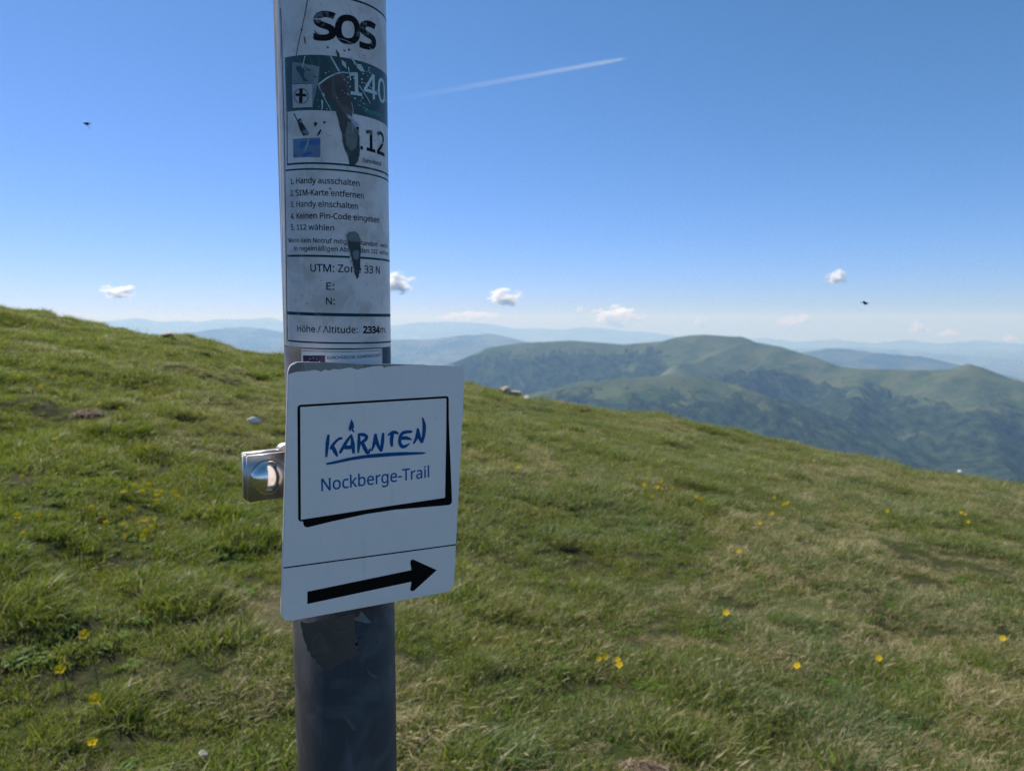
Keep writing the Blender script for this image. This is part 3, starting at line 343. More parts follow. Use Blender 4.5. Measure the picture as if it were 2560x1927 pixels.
def mat_far():
    m = NT('far_hills'); p = m.pos()
    n = m.noise(p, .0012, 5, .65)
    c = m.mixc(m.ramp(n, .4, .6), (.03, .045, .025), (.11, .12, .07))
    return m.surf(m.bsdf(c, 1., spec=0.))
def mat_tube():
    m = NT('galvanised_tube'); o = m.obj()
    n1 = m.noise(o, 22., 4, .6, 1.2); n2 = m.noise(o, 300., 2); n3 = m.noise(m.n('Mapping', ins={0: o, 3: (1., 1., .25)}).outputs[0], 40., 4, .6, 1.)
    c = m.mixc(m.ramp(n1, .4, .65), (.040, .037, .036), (.080, .075, .072))  # base kept dark to stand in for a dark reflection in the steel
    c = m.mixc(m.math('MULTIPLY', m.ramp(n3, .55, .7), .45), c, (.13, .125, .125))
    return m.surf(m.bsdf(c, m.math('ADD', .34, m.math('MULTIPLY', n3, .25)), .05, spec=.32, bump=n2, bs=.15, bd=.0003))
def mat_film(name, base, warm, vein, rough=.38, veins=True, amount=.6):
    m = NT(name); o = m.obj()
    n1 = m.noise(o, 42., 5, .62, .8); n2 = m.noise(o, 15., 4, .6, 1.5)
    c = m.mixc(m.math('MULTIPLY', m.ramp(n1, .42, .66), amount), base, warm)
    if veins:
        w = m.math('ABSOLUTE', m.math('SUBTRACT', m.noise(m.n('Mapping', ins={0: o, 2: (0., .7, .4)}).outputs[0], 26., 2, .4, 1.4), .5))
        c = m.mixc(m.math('MULTIPLY', m.ramp(m.math('SUBTRACT', .03, w), 0., .03), .55), c, vein)
        c = m.mixc(m.math('MULTIPLY', m.ramp(n2, .55, .7), .4), c, vein)
    sp = m.noise(o, 420., 2, .5)
    c = m.mixc(m.math('MULTIPLY', m.ramp(sp, .70, .76), .6), c, (.12, .11, .11))
    return m.surf(m.bsdf(c, rough, bump=m.math('ADD', n1, m.math('MULTIPLY', sp, .15)), bs=.35, bd=.0006))
def mat_plain(name, col, rough=.5, metal=0., **k):
    m = NT(name); o = m.obj(); n = m.noise(o, k.pop('scale', 60.), 3)
    v = k.pop('var', .12)
    c = m.mixc(n, tuple(x*(1-v) for x in col), tuple(min(1, x*(1+v)) for x in col))
    return m.surf(m.bsdf(c, rough, metal, **k))
def mat_ink(name, col, worn, amt=.35):
    m = NT(name); o = m.obj(); n = m.noise(o, 260., 3, .6); n2 = m.noise(o, 70., 3, .6)
    f = m.math('MULTIPLY', m.ramp(m.math('ADD', m.math('MULTIPLY', n, .5), m.math('MULTIPLY', n2, .5)), .52, .62), amt)
    return m.surf(m.bsdf(m.mixc(f, col, worn), .55, spec=.12))
def mat_steel(name, base, rough, streak=0.):
    m = NT(name); o = m.obj()
    n = m.noise(m.n('Mapping', ins={0: o, 3: (40., 40., 900.) if streak else (300., 300., 300.)}).outputs[0], 1., 3)
    n2 = m.noise(o, 90., 4, .6)
    c = m.mixc(m.ramp(n2, .5, .8), base, tuple(x*.62 for x in base))
    return m.surf(m.bsdf(c, m.math('ADD', rough, m.math('MULTIPLY', n, .12)), 1., bump=n, bs=.12, bd=.0002))
def mat_rock(name, a, b):
    m = NT(name); o = m.obj(); n = m.noise(o, 14., 6, .65); n2 = m.noise(o, 60., 4)
    return m.surf(m.bsdf(m.mixc(m.ramp(n, .3, .7), a, b), .9, bump=m.math('ADD', n, m.math('MULTIPLY', n2, .3)), bs=.7, bd=.02, spec=.2))

M_BLADE = mat_blade(); M_LEAF = mat_leaf(); M_SOIL = mat_soil()
M_HILL = mat_hill('green_mountain'); M_FAR = mat_far()
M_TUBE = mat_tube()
M_FILM = mat_film('weathered_laminate', (.74, .68, .69), (.44, .385, .37), (.70, .70, .73))
M_GREEN = mat_film('dark_green_print', (.004, .040, .045), (.010, .065, .070), (.05, .10, .11), .35, amount=.8)
M_TEAL = mat_ink('teal_rule_ink', (.008, .05, .065), (.12, .19, .22), .6)
M_INK = mat_ink('worn_black_ink', (.008, .008, .012), (.22, .22, .25), .7)
M_INKF = mat_ink('faded_black_ink', (.03, .038, .055), (.26, .28, .32), .8)
M_WHITEINK = mat_plain('white_print', (.50, .60, .62), .45, var=.2)
M_TEALTXT = mat_plain('green_lettering', (.02, .28, .24), .45)
M_TORN = mat_film('exposed_brown_backing', (.050, .048, .055), (.085, .070, .072), (.15, .14, .15), .6, amount=.8)
M_TORNL = mat_film('exposed_zinc', (.13, .16, .17), (.17, .19, .20), (.10, .12, .13), .5)
M_TORND = mat_film('exposed_dark_glue', (.025, .04, .045), (.06, .075, .08), (.08, .10, .10), .6)
M_GREYPRINT = mat_film('washed_out_print', (.17, .21, .23), (.10, .13, .14), (.28, .32, .34), .4)
M_BLUEPRINT = mat_film('faded_blue_print', (.11, .19, .34), (.09, .15, .28), (.15, .22, .34), .4, veins=False)
M_BLUEBLOB = mat_plain('deep_blue_print', (.015, .12, .38), .4)
M_VIOLET = mat_film('violet_pen_smear', (.40, .42, .60), (.16, .16, .40), (.55, .55, .68), .5)
M_SCRATCH = mat_plain('whitish_scratch', (.50, .58, .60), .5, var=.25)
M_CREASE = mat_plain('pale_film_crease', (.56, .58, .60), .35, var=.1)
M_RED = mat_plain('red_speck', (.30, .05, .07), .5)
M_EDGELIT = mat_plain('label_edge_highlight', (.66, .68, .69), .25, var=.2, scale=500.)  # pale tone for highlights painted along the label edge
def mat_sign():
    m = NT('white_sign_enamel'); o = m.obj()
    n = m.noise(o, 18., 4, .6); s = m.noise(m.n('Mapping', ins={0: o, 3: (1., 1., .12)}).outputs[0], 160., 3, .6); f = m.noise(o, 700., 2)
    c = m.mixc(m.ramp(n, .35, .7), (.93, .83, .80), (.87, .79, .77))
    c = m.mixc(m.math('MULTIPLY', m.ramp(s, .58, .75), .16), c, (.62, .58, .53))
    c = m.mixc(m.math('MULTIPLY', m.ramp(f, .70, .74), .35), c, (.40, .37, .34))
    return m.surf(m.bsdf(c, m.math('ADD', .26, m.math('MULTIPLY', n, .12)), bump=n, bs=.08, bd=.0006))
M_SIGN = mat_sign()
M_BLACK = mat_plain('black_sign_print', (.0035, .0035, .0045), .5, spec=.08)
M_BRUSH = mat_plain('blue_brush_print', (.001, .085, .27), .5, spec=.15, var=.25, scale=400.)
M_BLUETXT = mat_plain('blue_sign_print', (.004, .115, .34), .5, spec=.15)
M_DIRT = mat_film('grimy_bare_edge', (.26, .25, .24), (.15, .14, .13), (.36, .35, .34), .5)
M_NAVY = mat_plain('navy_flag_print', (.02, .012, .06), .4)
M_STEEL = mat_steel('brushed_stainless', (.62, .58, .54), .36, 1.)
M_CHROME = mat_steel('polished_bolt_head', (.78, .76, .73), .10)
def mat_petal():
    m = NT('yellow_petal'); c = m.mixc(m.noise(m.obj(), 200., 2), (.95, .60, .003), (.98, .70, .005))
    return m.surf(m.n('MixShader', ins={0: .38, 1: m.bsdf(c, .6, spec=.2), 2: m.n('BsdfTranslucent', ins={'Color': c}).outputs[0]}).outputs[0])
M_PETAL = mat_petal()
M_CENTRE = mat_plain('ochre_flower_centre', (.55, .28, .02), .7)
M_STEM = mat_plain('flower_stem_green', (.06, .11, .025), .6)
M_BUG = mat_plain('black_insect', (.008, .009, .012), .3)
def mat_wing():
    m = NT('insect_wing')
    d = m.bsdf((.12, .12, .14), .3); t = m.n('BsdfTransparent').outputs[0]
    return m.surf(m.n('MixShader', ins={0: .45, 1: t, 2: d}).outputs[0])
M_WING = mat_wing()

# ---------------------------------------------------------------- meadow ground
def polar_ground():
    rr = np.concatenate([[0.02], np.linspace(.25, 6, 130), np.geomspace(6.05, 26, 150), np.geomspace(27, 900, 60)])
    az = np.concatenate([np.linspace(-math.pi, -.85, 60, endpoint=False), np.linspace(-.85, .85, 420, endpoint=False), np.linspace(.85, math.pi, 61)])
    Rr, A = np.meshgrid(rr, az, indexing='ij')
    X = Rr*np.sin(A); Y = Rr*np.cos(A); Z = ground_z(X, Y)
    far = np.clip((Rr-80)/300, 0, 1)
    Z = np.maximum(Z, -700+0*Z)*1.0
    Z = Z + far*10*fbm(X/90, Y/90, 5)
    o = bpy.data.objects.new('meadow_ground', grid_mesh('meadow_ground', X, Y, Z, M_SOIL))
    return tag(link(o), 'grassy alpine slope falling away to the right', kind='structure')
polar_ground()

# ---------------------------------------------------------------- mountains
def seg_height(X, Y, line, slope, power=1.0):
    best = np.full(X.shape, -1e9)
    for (x0, y0, z0), (x1, y1, z1) in zip(line[:-1], line[1:]):
        dx, dy = x1-x0, y1-y0; L2 = dx*dx+dy*dy
        t = np.clip(((X-x0)*dx+(Y-y0)*dy)/L2, 0, 1)
        dd = np.hypot(X-x0-t*dx, Y-y0-t*dy)
        best = np.maximum(best, z0+t*(z1-z0)-slope(dd))
    return best
def smax(a, b, k):
    h = np.clip(.5+.5*(a-b)/k, 0, 1)
    return b*(1-h)+a*h+k*h*(1-h)
def green_mountains():
    xs = np.arange(-3200, 5200, 22.); ys = np.arange(2300, 8600, 22.)
    X, Y = np.meshgrid(xs, ys, indexing='xy')
    wx = X+60*fbm(X/900, Y/900, 21, 3); wy = Y+60*fbm(X/900, Y/900, 31, 4)
    sl = lambda a, b: (lambda d: np.sqrt(d*d+16.**2)*a-16*a + b*np.clip(d-350, 0, None)*.0)
    Hm = seg_height(X, Y, RIDGE_MAIN, sl(.46, 0))
    H = Hm
    dcr = -seg_height(X, Y, [(p[0], p[1], 0) for p in RIDGE_MAIN], lambda d: d)
    for ln, a in ((SPUR_GULLY, .62), (SPUR_SHOULDER, .34), (SPUR_MID, .50), (SPUR_MID_B, .55), (SPUR_RIGHT, .50), (SPUR_PEAK, .42)):
        H = smax(seg_height(wx, wy, ln, sl(a, 0))-26*np.clip(1-dcr/600, 0, 1)-4, H, 34.)
    w = np.clip(dcr/700, 0, 1)
    rid = 1-np.abs(fbm(X/520+.15*Y/520, Y/1500, 41, 4))*2
    H = H + w*(rid-.6)*64 + (.10+.90*w)*fbm(X/210, Y/210, 51, 4)*11
    H = np.maximum(H, -1350+60*fbm(X/1500, Y/1500, 61, 3))
    sm = lambda v, a, c: (lambda t: t*t*(3-2*t))(np.clip((v-a)/(c-a), 0, 1))
    T = -430 + 125*sm(Y, 5300, 5900)*(1-sm(X, 1100, 1500)) + 50*np.exp(-((X-1150)/260)**2)*sm(Y, 5500, 5900) - 45*sm(X, 1700, 2300)*(1-sm(Y, 5000, 5600))
    gully = np.exp(-((X-1750)/330)**2-((Y-4950)/330)**2)+.8*np.exp(-((X-1560)/170)**2-((Y-4500)/420)**2)
    T = T + 130*np.clip(gully, 0, 1)
    me = grid_mesh('mountain', X, Y, H, M_HILL)
    me.attributes.new('treeline', 'FLOAT', 'POINT').data.foreach_set('value', T.astype(np.float32).ravel())
    o = bpy.data.objects.new('mountain', me)
    tag(link(o), 'green mountain ridge with dark woods and pale scree', kind='structure')
green_mountains()
def far_hills(name, label, line, depth, step, slope, rough, seed, front):
    xs0 = min(p[0] for p in line)-2000; xs1 = max(p[0] for p in line)+2000
    ys0 = min(p[1] for p in line)-front; ys1 = max(p[1] for p in line)+depth
    X, Y = np.meshgrid(np.arange(xs0, xs1, step), np.arange(ys0, ys1, step), indexing='xy')
    d = -seg_height(X, Y, [(p[0], p[1], 0) for p in line], lambda d: d)
    H = seg_height(X, Y, line, lambda d: d*slope)
    H = H + np.clip(d/1500, 0, 1)*fbm(X/(rough*14), Y/(rough*14), seed, 4)*rough + .07*rough*fbm(X/900, Y/900, seed+9, 3)
    H = np.maximum(H, -1450)
    H = np.where(np.hypot(X, Y) > 46900, -1450, H)
    o = bpy.data.objects.new(name, grid_mesh(name, X, Y, H, M_FAR))
    tag(link(o), label, kind='structure')
far_hills('hills', 'blue hazy hill just left of the post', BLUE_LEFT, 2500, 180., .22, 130., 71, 5500)
far_hills('hills', 'blue hazy ridge right of the post', BLUE_MID, 2500, 150., .24, 120., 81, 5500)
far_hills('hills', 'blue hill behind the right end of the green ridge', BLUE_RIGHT, 2500, 130., .24, 110., 91, 4500)
far_hills('hills', 'pale blue ridge low on the right horizon', PALE_RIGHT, 3000, 260., .2, 120., 101, 6000)
far_hills('mountains', 'faint pale mountain chain on the horizon', FAR_RANGE, 2500, 330., .3, 220., 111, 6000)
def valley():
    rr = np.concatenate([[1.], np.geomspace(1500, 47000, 50)]); az = np.linspace(-math.pi, math.pi, 181)
    Rr, A = np.meshgrid(rr, az, indexing='ij')
    X = Rr*np.sin(A); Y = Rr*np.cos(A); Z = -1400+70*fbm(X/4000, Y/4000, 121, 4)
    o = bpy.data.objects.new('valley', grid_mesh('valley', X, Y, Z, M_FAR))
    tag(link(o), 'hazy valley floor far below', kind='structure')
valley()

# ---------------------------------------------------------------- air
def haze():
    me = bpy.data.meshes.new('haze'); bm = bmesh.new(); bmesh.ops.create_cube(bm, size=1)
    zlo, zhi = -1510., 300.
    bmesh.ops.scale(bm, vec=(95600, 95600, zhi-zlo), verts=bm.verts)
    bmesh.ops.translate(bm, vec=(0, 0, (zhi+zlo)/2), verts=bm.verts)
    bm.to_mesh(me); bm.free()
    m = bpy.data.materials.new('mountain_air'); m.use_nodes = True; t = m.node_tree; t.nodes.clear()
    out = t.nodes.new('ShaderNodeOutputMaterial'); v = t.nodes.new('ShaderNodeVolumePrincipled')
    v.inputs['Color'].default_value = (.35, .59, 1., 1); v.inputs['Absorption Color'].default_value = (1, 1, 1, 1)
    v.inputs['Density'].default_value = 6.3e-5; v.inputs['Anisotropy'].default_value = .15
    t.links.new(v.outputs[0], out.inputs['Volume']); me.materials.append(m)
    o = bpy.data.objects.new('haze', me)
    tag(link(o), 'thin blue air between the ridges', kind='stuff')
haze()

# ---------------------------------------------------------------- clouds and vapour trail
def mat_cloud():
    m = bpy.data.materials.new('cumulus'); m.use_nodes = True; t = m.node_tree; t.nodes.clear()
    N = lambda typ: t.nodes.new('ShaderNode'+typ)
    out = N('OutputMaterial'); tc = N('TexCoord'); oi = N('ObjectInfo')
    ln = N('VectorMath'); ln.operation = 'LENGTH'; t.links.new(tc.outputs['Object'], ln.inputs[0])
    off = N('VectorMath'); off.operation = 'ADD'; t.links.new(tc.outputs['Object'], off.inputs[0])
    sc = N('Math'); sc.operation = 'MULTIPLY'; sc.inputs[1].default_value = 37.; t.links.new(oi.outputs['Random'], sc.inputs[0])
    t.links.new(sc.outputs[0], off.inputs[1])
    nz = N('TexNoise'); nz.inputs['Scale'].default_value = 1.6; nz.inputs['Detail'].default_value = 4; nz.inputs['Roughness'].default_value = .6
    t.links.new(off.outputs[0], nz.inputs['Vector'])
    def M(op, a, b):
        n = N('Math'); n.operation = op
        for i, v in enumerate((a, b)):
            if isinstance(v, (int, float)): n.inputs[i].default_value = v
            else: t.links.new(v, n.inputs[i])
        return n.outputs[0]
    f = M('SUBTRACT', M('ADD', M('SUBTRACT', 1., ln.outputs['Value']), M('MULTIPLY', M('SUBTRACT', nz.outputs[0], .5), 3.4)), .42)
    dens = M('MULTIPLY', M('MINIMUM', M('MAXIMUM', f, 0.), .35), .028)
    v = N('VolumePrincipled'); v.inputs['Color'].default_value = (1, 1, 1, 1); v.inputs['Absorption Color'].default_value = (1, 1, 1, 1)
    v.inputs['Anisotropy'].default_value = .35
    t.links.new(dens, v.inputs['Density']); t.links.new(v.outputs[0], out.inputs['Volume'])
    return m
M_CLOUD = mat_cloud()
CLOUD_LABELS = {'a': 'small white cloud above the grassy crest on the left', 'b': 'white puff of cloud right behind the post edge',
 'c': 'white cloud over the peak of the blue ridge', 'd': 'tiny wisp of cloud between two larger white clouds',
 'e': 'widest white cloud above the green ridge', 'f': 'tiny round cloud above the summit of the green ridge',
 'g': 'left lump of the paired white clouds over the green slope', 'h': 'right smaller lump of the paired white clouds',
 'i': 'greyish cloud higher than the others on the right', 'j': 'round white puff low on the right',
 'k': 'faint small cloud beside the round puff on the right', 'l': 'long faint cloud band over the distant mountains',
 'm': 'faintest cloud speck at the far right edge', 'n': 'faint wisp just left of the post'}
cme = bpy.data.meshes.new('cloud'); bm = bmesh.new(); bmesh.ops.create_icosphere(bm, subdivisions=3, radius=1); bm.to_mesh(cme); bm.free()
cme.materials.append(M_CLOUD)
for x, y, z, a, b, k in CLOUDS:
    if k == 'n': continue
    o = bpy.data.objects.new('cloud', cme)
    o.location = (x, y, z); s = {'i': .8, 'a': .95, 'l': 1.0}.get(k, 1.2)
    o.scale = (a*s, a*s, b*s); o.rotation_euler = (0, 0, math.atan2(-x, y))
    tag(link(o), CLOUD_LABELS[k], 'cloud', 'small fair-weather clouds')
def trail():
    A, B = Vector(TRAIL[0]), Vector(TRAIL[1]); L = (B-A).length
    m = bpy.data.materials.new('ice_crystals'); m.use_nodes = True; t = m.node_tree; t.nodes.clear()
    N = lambda typ: t.nodes.new('ShaderNode'+typ)
    out = N('OutputMaterial'); tc = N('TexCoord'); sp = N('SeparateXYZ'); t.links.new(tc.outputs['Object'], sp.inputs[0])
    mr = N('MapRange'); mr.inputs[1].default_value = 0; mr.inputs[2].default_value = L; mr.inputs[3].default_value = 1; mr.inputs[4].default_value = 0
    t.links.new(sp.outputs[0], mr.inputs[0])
    p = N('Math'); p.operation = 'POWER'; p.inputs[1].default_value = 1.9; t.links.new(mr.outputs[0], p.inputs[0])
    q = N('Math'); q.operation = 'MULTIPLY'; q.inputs[1].default_value = .0042; t.links.new(p.outputs[0], q.inputs[0])
    v = N('VolumePrincipled'); v.inputs['Color'].default_value = (1, 1, 1, 1); v.inputs['Absorption Color'].default_value = (1, 1, 1, 1)
    t.links.new(q.outputs[0], v.inputs['Density']); t.links.new(v.outputs[0], out.inputs['Volume'])
    vs, fs = [], []; n = 14; prof = [(0, 8), (200, 45), (700, 62), (L*.5, 80), (L, 95)]
    for x, r in prof:
        for i in range(n): vs.append((x, r*math.cos(2*math.pi*i/n), r*math.sin(2*math.pi*i/n)))
    for j in range(len(prof)-1):
        for i in range(n): fs.append((j*n+i, j*n+(i+1) % n, (j+1)*n+(i+1) % n, (j+1)*n+i))
    fs.append(tuple(range(n))[::-1]); fs.append(tuple(range((len(prof)-1)*n, len(prof)*n)))
    o = bpy.data.objects.new('vapour_trail', mesh_np('vapour_trail', vs, fs, [m]))
    o.matrix_world = Matrix.Translation(A) @ (B-A).to_track_quat('X', 'Z').to_matrix().to_4x4()
    tag(link(o), 'thin white vapour trail fading out towards the post', 'vapour trail')
trail()

# ---------------------------------------------------------------- post frame
AX = Matrix((POLE_AX[0], POLE_AX[1], POLE_AX[2])).transposed().to_4x4()
POST = Matrix.Translation(Vector(POLE_O)) @ AX           # local x right along the sign, y away, z up the tube
def thing(name, label, cat, base_z=0., group=None):
    o = bpy.data.objects.new(name, None); o.empty_display_size = .05
    o.matrix_world = POST @ Matrix.Translation((0, 0, base_z)); link(o)
    o['_b'] = base_z
    return tag(o, label, cat, group)
def part(name, me, parent, label=None, kind=None):
    """child mesh whose vertices are given in post coordinates (metres)"""
    o = bpy.data.objects.new(name, me); link(o, parent)
    if parent.get('_b') is not None: o.location = (0, 0, -parent['_b'])
    return tag(o, label, kind=kind)
def rings(contours, off):
    """thin strips that thicken filled letters outwards by off (mm)"""
    bm = bmesh.new()
    for c in contours:
        n = len(c); A, B = [], []
        for i in range(n):
            p0, p, p1 = Vector(c[i-1]), Vector(c[i]), Vector(c[(i+1) % n])
            e0 = (p-p0); e1 = (p1-p)
            if e0.length < 1e-6 or e1.length < 1e-6: e0 = e1 = (p1-p0)
            n0 = Vector((-e0.y, e0.x)).normalized(); n1 = Vector((-e1.y, e1.x)).normalized(); m = (n0+n1)
            m = m.normalized()/max(.5, m.normalized().dot(n1)) if m.length > 1e-4 else n1
            A.append(bm.verts.new((p.x, p.y, 0))); B.append(bm.verts.new((p.x+m.x*off, p.y+m.y*off, 0)))
        for i in range(n):
            j = (i+1) % n
            try: bm.faces.new((A[i], A[j], B[j], B[i]))
            except ValueError: pass
    return bm
def fill(contours, offset=0.):
    """filled flat shapes (mm) -> bmesh; contours may hold holes"""
    K = 40.
    cu = bpy.data.curves.new('tmp', 'CURVE'); cu.dimensions = '2D'; cu.fill_mode = 'FRONT'
    for c in contours:
        s = cu.splines.new('POLY'); s.points.add(len(c)-1)
        for i, (x, y) in enumerate(c): s.points[i].co = (x*K, y*K, 0, 1)
        s.use_cyclic_u = True
    o = bpy.data.objects.new('tmp', cu); me = bpy.data.meshes.new_from_object(o)
    bm = bmesh.new(); bm.from_mesh(me); bmesh.ops.scale(bm, vec=(1/K,)*3, verts=bm.verts)
    bpy.data.objects.remove(o); bpy.data.curves.remove(cu); bpy.data.meshes.remove(me)
    return bm
def text_contours(txt, a, b, cap, swap=None):
    """outlines of a word laid from a to b (mm) with the given capital height"""
    k = cap/573.; pen = 0.; out = []
    for ch in txt:
        key = swap.get(ch, ch) if swap else ch
        adv, cont = GLYPHS[key]
        for c in cont: out.append([(pen+c[i], c[i+1]) for i in range(0, len(c), 2)])
        pen += adv
    xs = [p[0] for c in out for p in c]; x0, x1 = min(xs), max(xs)
    dx, dy = b[0]-a[0], b[1]-a[1]
    return [[(a[0]+(x-x0)/(x1-x0)*dx, a[1]+(x-x0)/(x1-x0)*dy+y*k) for x, y in c] for c in out]
def finish(bm, name, mat):
    me = bpy.data.meshes.new(name); bm.normal_update(); bm.to_mesh(me); bm.free(); me.materials.append(mat)
    me.polygons.foreach_set('use_smooth', [True]*len(me.polygons))
    return me
def wrap(bm, R, step=.0018):
    """bend a flat sheet (x = arc length, y = height, metres) round the tube at radius R"""
    xs = [v.co.x for v in bm.verts]
    x = math.floor(min(xs)/step)*step
    while x < max(xs):
        bmesh.ops.bisect_plane(bm, geom=bm.verts[:]+bm.edges[:]+bm.faces[:], plane_co=(x, 0, 0), plane_no=(1, 0, 0))
        x += step
    for v in bm.verts:
        th = v.co.x/.030
        v.co = Vector((R*math.sin(th), -R*math.cos(th), v.co.y))
    # make faces look outwards
    bm.normal_update()
    flip = [f for f in bm.faces if f.normal.dot(Vector((f.calc_center_median().x, f.calc_center_median().y, 0))) < 0]
    if flip: bmesh.ops.reverse_faces(bm, faces=flip)
    return bm
def mm(bm):
    bmesh.ops.scale(bm, vec=(.001, .001, .001), verts=bm.verts); return bm
def join_bm(a, b):
    m = bpy.data.meshes.new('j'); b.to_mesh(m); b.free(); a.from_mesh(m); bpy.data.meshes.remove(m); return a
def on_tube(name, contours, R, mat, parent, offset=0., label=None, kind=None):
    bm = wrap(mm(fill(contours)), R)
    if offset: bm = join_bm(bm, wrap(mm(rings(contours, offset)), R-.000008))
    return part(name, finish(bm, name, mat), parent, label, kind)
def on_sign(name, contours, y, mat, parent, offset=0.):
    bm = mm(fill(contours))
    for v in bm.verts: v.co = Vector((v.co.x, y, v.co.y))
    if offset:
        b2 = mm(rings(contours, offset))
        for v in b2.verts: v.co = Vector((v.co.x, y+.000008, v.co.y))
        join_bm(bm, b2)
    bm.normal_update()
    flip = [f for f in bm.faces if f.normal.y > 0]
    if flip: bmesh.ops.reverse_faces(bm, faces=flip)
    return part(name, finish(bm, name, mat), parent)
def band(pts, w):
    """closed outline of a line of width w (mm) through pts"""
    up, dn = [], []
    for i, p in enumerate(pts):
        q0 = pts[max(0, i-1)]; q1 = pts[min(len(pts)-1, i+1)]
        ww = p[2] if len(p) > 2 else w
        d = Vector((q1[0]-q0[0], q1[1]-q0[1])); d.normalize(); n = Vector((-d.y, d.x))*ww/2
        up.append((p[0]+n.x, p[1]+n.y)); dn.append((p[0]-n.x, p[1]-n.y))
    return up+dn[::-1]
def smooth_line(pts, k=5):
    """Catmull-Rom resampling of a stroke"""
    out = []; P = [pts[0]]+list(pts)+[pts[-1]]
    for i in range(1, len(P)-2):
        for j in range(k):
            t = j/k
            out.append(tuple(.5*((2*P[i][c])+(-P[i-1][c]+P[i+1][c])*t+(2*P[i-1][c]-5*P[i][c]+4*P[i+1][c]-P[i+2][c])*t*t+(-P[i-1][c]+3*P[i][c]-3*P[i+1][c]+P[i+2][c])*t**3) for c in range(len(pts[0]))))
    out.append(tuple(pts[-1])); return out
def tube(R0, R1, z0, z1, n=96, capped=True):
    vs, fs = [], []
    for z in (z0, z1):
        for R in (R0, R1):
            for i in range(n): a = 2*math.pi*i/n; vs.append((R*math.cos(a), R*math.sin(a), z))
    for i in range(n):
        j = (i+1) % n
        fs += [(n+i, n+j, 3*n+j, 3*n+i), (j, i, 2*n+i, 2*n+j), (2*n+i, 3*n+i, 3*n+j, 2*n+j), (n+i, i, j, n+j)]
    return vs, fs
def box_bm(x0, x1, y0, y1, z0, z1, bev=.0005, seg=2):
    bm = bmesh.new(); bmesh.ops.create_cube(bm, size=1)
    for v in bm.verts: v.co = Vector(((x0+x1)/2+v.co.x*(x1-x0), (y0+y1)/2+v.co.y*(y1-y0), (z0+z1)/2+v.co.z*(z1-z0)))
    bmesh.ops.bevel(bm, geom=bm.edges[:], offset=bev, segments=seg, affect='EDGES')
    return bm

def rag(c, k=3, a=.35, seed=1):
    r = random.Random(seed); out = []
    for i, p in enumerate(c):
        q = c[(i+1) % len(c)]
        for j in range(k): t = j/k; out.append((p[0]+(q[0]-p[0])*t+r.uniform(-a, a)*(j > 0), p[1]+(q[1]-p[1])*t+r.uniform(-a, a)*(j > 0)))
    return out

# ---------------------------------------------------------------- the post
ZT, ZB = .40, -1.72
post = thing('metal_post', 'dark grey round metal post carrying the stickers and the trail sign', 'post', ZB)
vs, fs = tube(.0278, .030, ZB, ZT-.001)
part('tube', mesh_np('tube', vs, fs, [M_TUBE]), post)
bm = bmesh.new(); bmesh.ops.create_cone(bm, cap_ends=True, segments=96, radius1=.0305, radius2=.0285, depth=.008)
bmesh.ops.translate(bm, vec=(0, 0, ZT+.004), verts=bm.verts)
part('end_cap', finish(bm, 'end_cap', mat_plain('black_plastic_cap', (.02, .02, .02), .5)), post)
for c in FILM[:1]: on_tube('film_remnant', [rag(c, 6, 1.1, 12)], .03006, mat_film('old_film_on_tube', (.070, .065, .063), (.050, .047, .046), (.11, .105, .10), .45), post)
on_tube('paper_scrap', [FILM[1]], .03012, mat_film('paper_scrap', (.14, .15, .148), (.10, .11, .11), (.18, .18, .18), .6), post)
for c in FILMRED: on_tube('red_scrap', [c], .03018, mat_plain('dark_red_scrap', (.10, .025, .03), .6), post)
for c in POLEMARKS: on_tube('scuff', [c], .03006, mat_plain('pale_scuff', (.085, .087, .092), .5), post)
on_tube('black_flecks', POLEBLACK, .03014, M_BLACK, post)

# ---------------------------------------------------------------- emergency sticker
S0 = 24.0
stk = thing('emergency_sticker', 'tall weathered emergency call sticker wrapped round the post', 'sticker', S0/1000)
RGT = 62.
def xe(k): return [tuple(p) for p in ARCS[k]]
def rule(k, w): # horizontal rule running on round the right side
    p = xe(k); s = (p[-1][1]-p[0][1])/(p[-1][0]-p[0][0])
    q = [p[0]]+[(x, p[0][1]+(x-p[0][0])*s) for x in (-10., 20.)]+[(RGT, p[0][1]+(RGT-p[0][0])*s)]
    return band(q, w)
lam = [(-51.0, S0+.4), (RGT, 22.3), (RGT, 262.), (-44.6, 264.), (-45.4, 205.), (-46.8, 145.), (-49.5, 73.)]
on_tube('laminate', [lam], .03010, M_FILM, stk)
on_tube('edge_highlight', [band(smooth_line([(-44.9, 263), (-45.5, 205), (-46.9, 145), (-49.6, 73), (-51.0, 24.6)]), .9)], .03034, M_EDGELIT, stk)  # two pale raised beads added as the sunlit lines on the laminate edge
on_tube('edge_highlight', [band(smooth_line([(-42.6, 262), (-43.2, 193), (-43.6, 144), (-44.6, 90), (-47.6, 25)]), 1.3)], .03030, M_EDGELIT, stk)
gb = [xe('band_bot')[0], (RGT, 144.6), (RGT, 172.2), (-38.7, 174.95)]
on_tube('green_band', [gb], .03014, M_GREEN, stk)
arc = [(-32., 195.), (-22., 199.5), (-12.5, 202.2), (-1.3, 203.2), (8, 203.2), (18.3, 202.8), (29., 202.6), (60., 202.)]
on_tube('green_rule', [band(smooth_line([(-10, 203.4), (8, 203.3), (29., 202.7), (60., 202.)], 3), 1.0)], .03014, M_TEAL, stk)
for k, w in (('l412', 1.0), ('l427', .85), ('l640', 1.1), ('l782', 1.7), ('l852', .9)): on_tube('green_rule', [rule(k, w)], .03014, M_TEAL, stk)
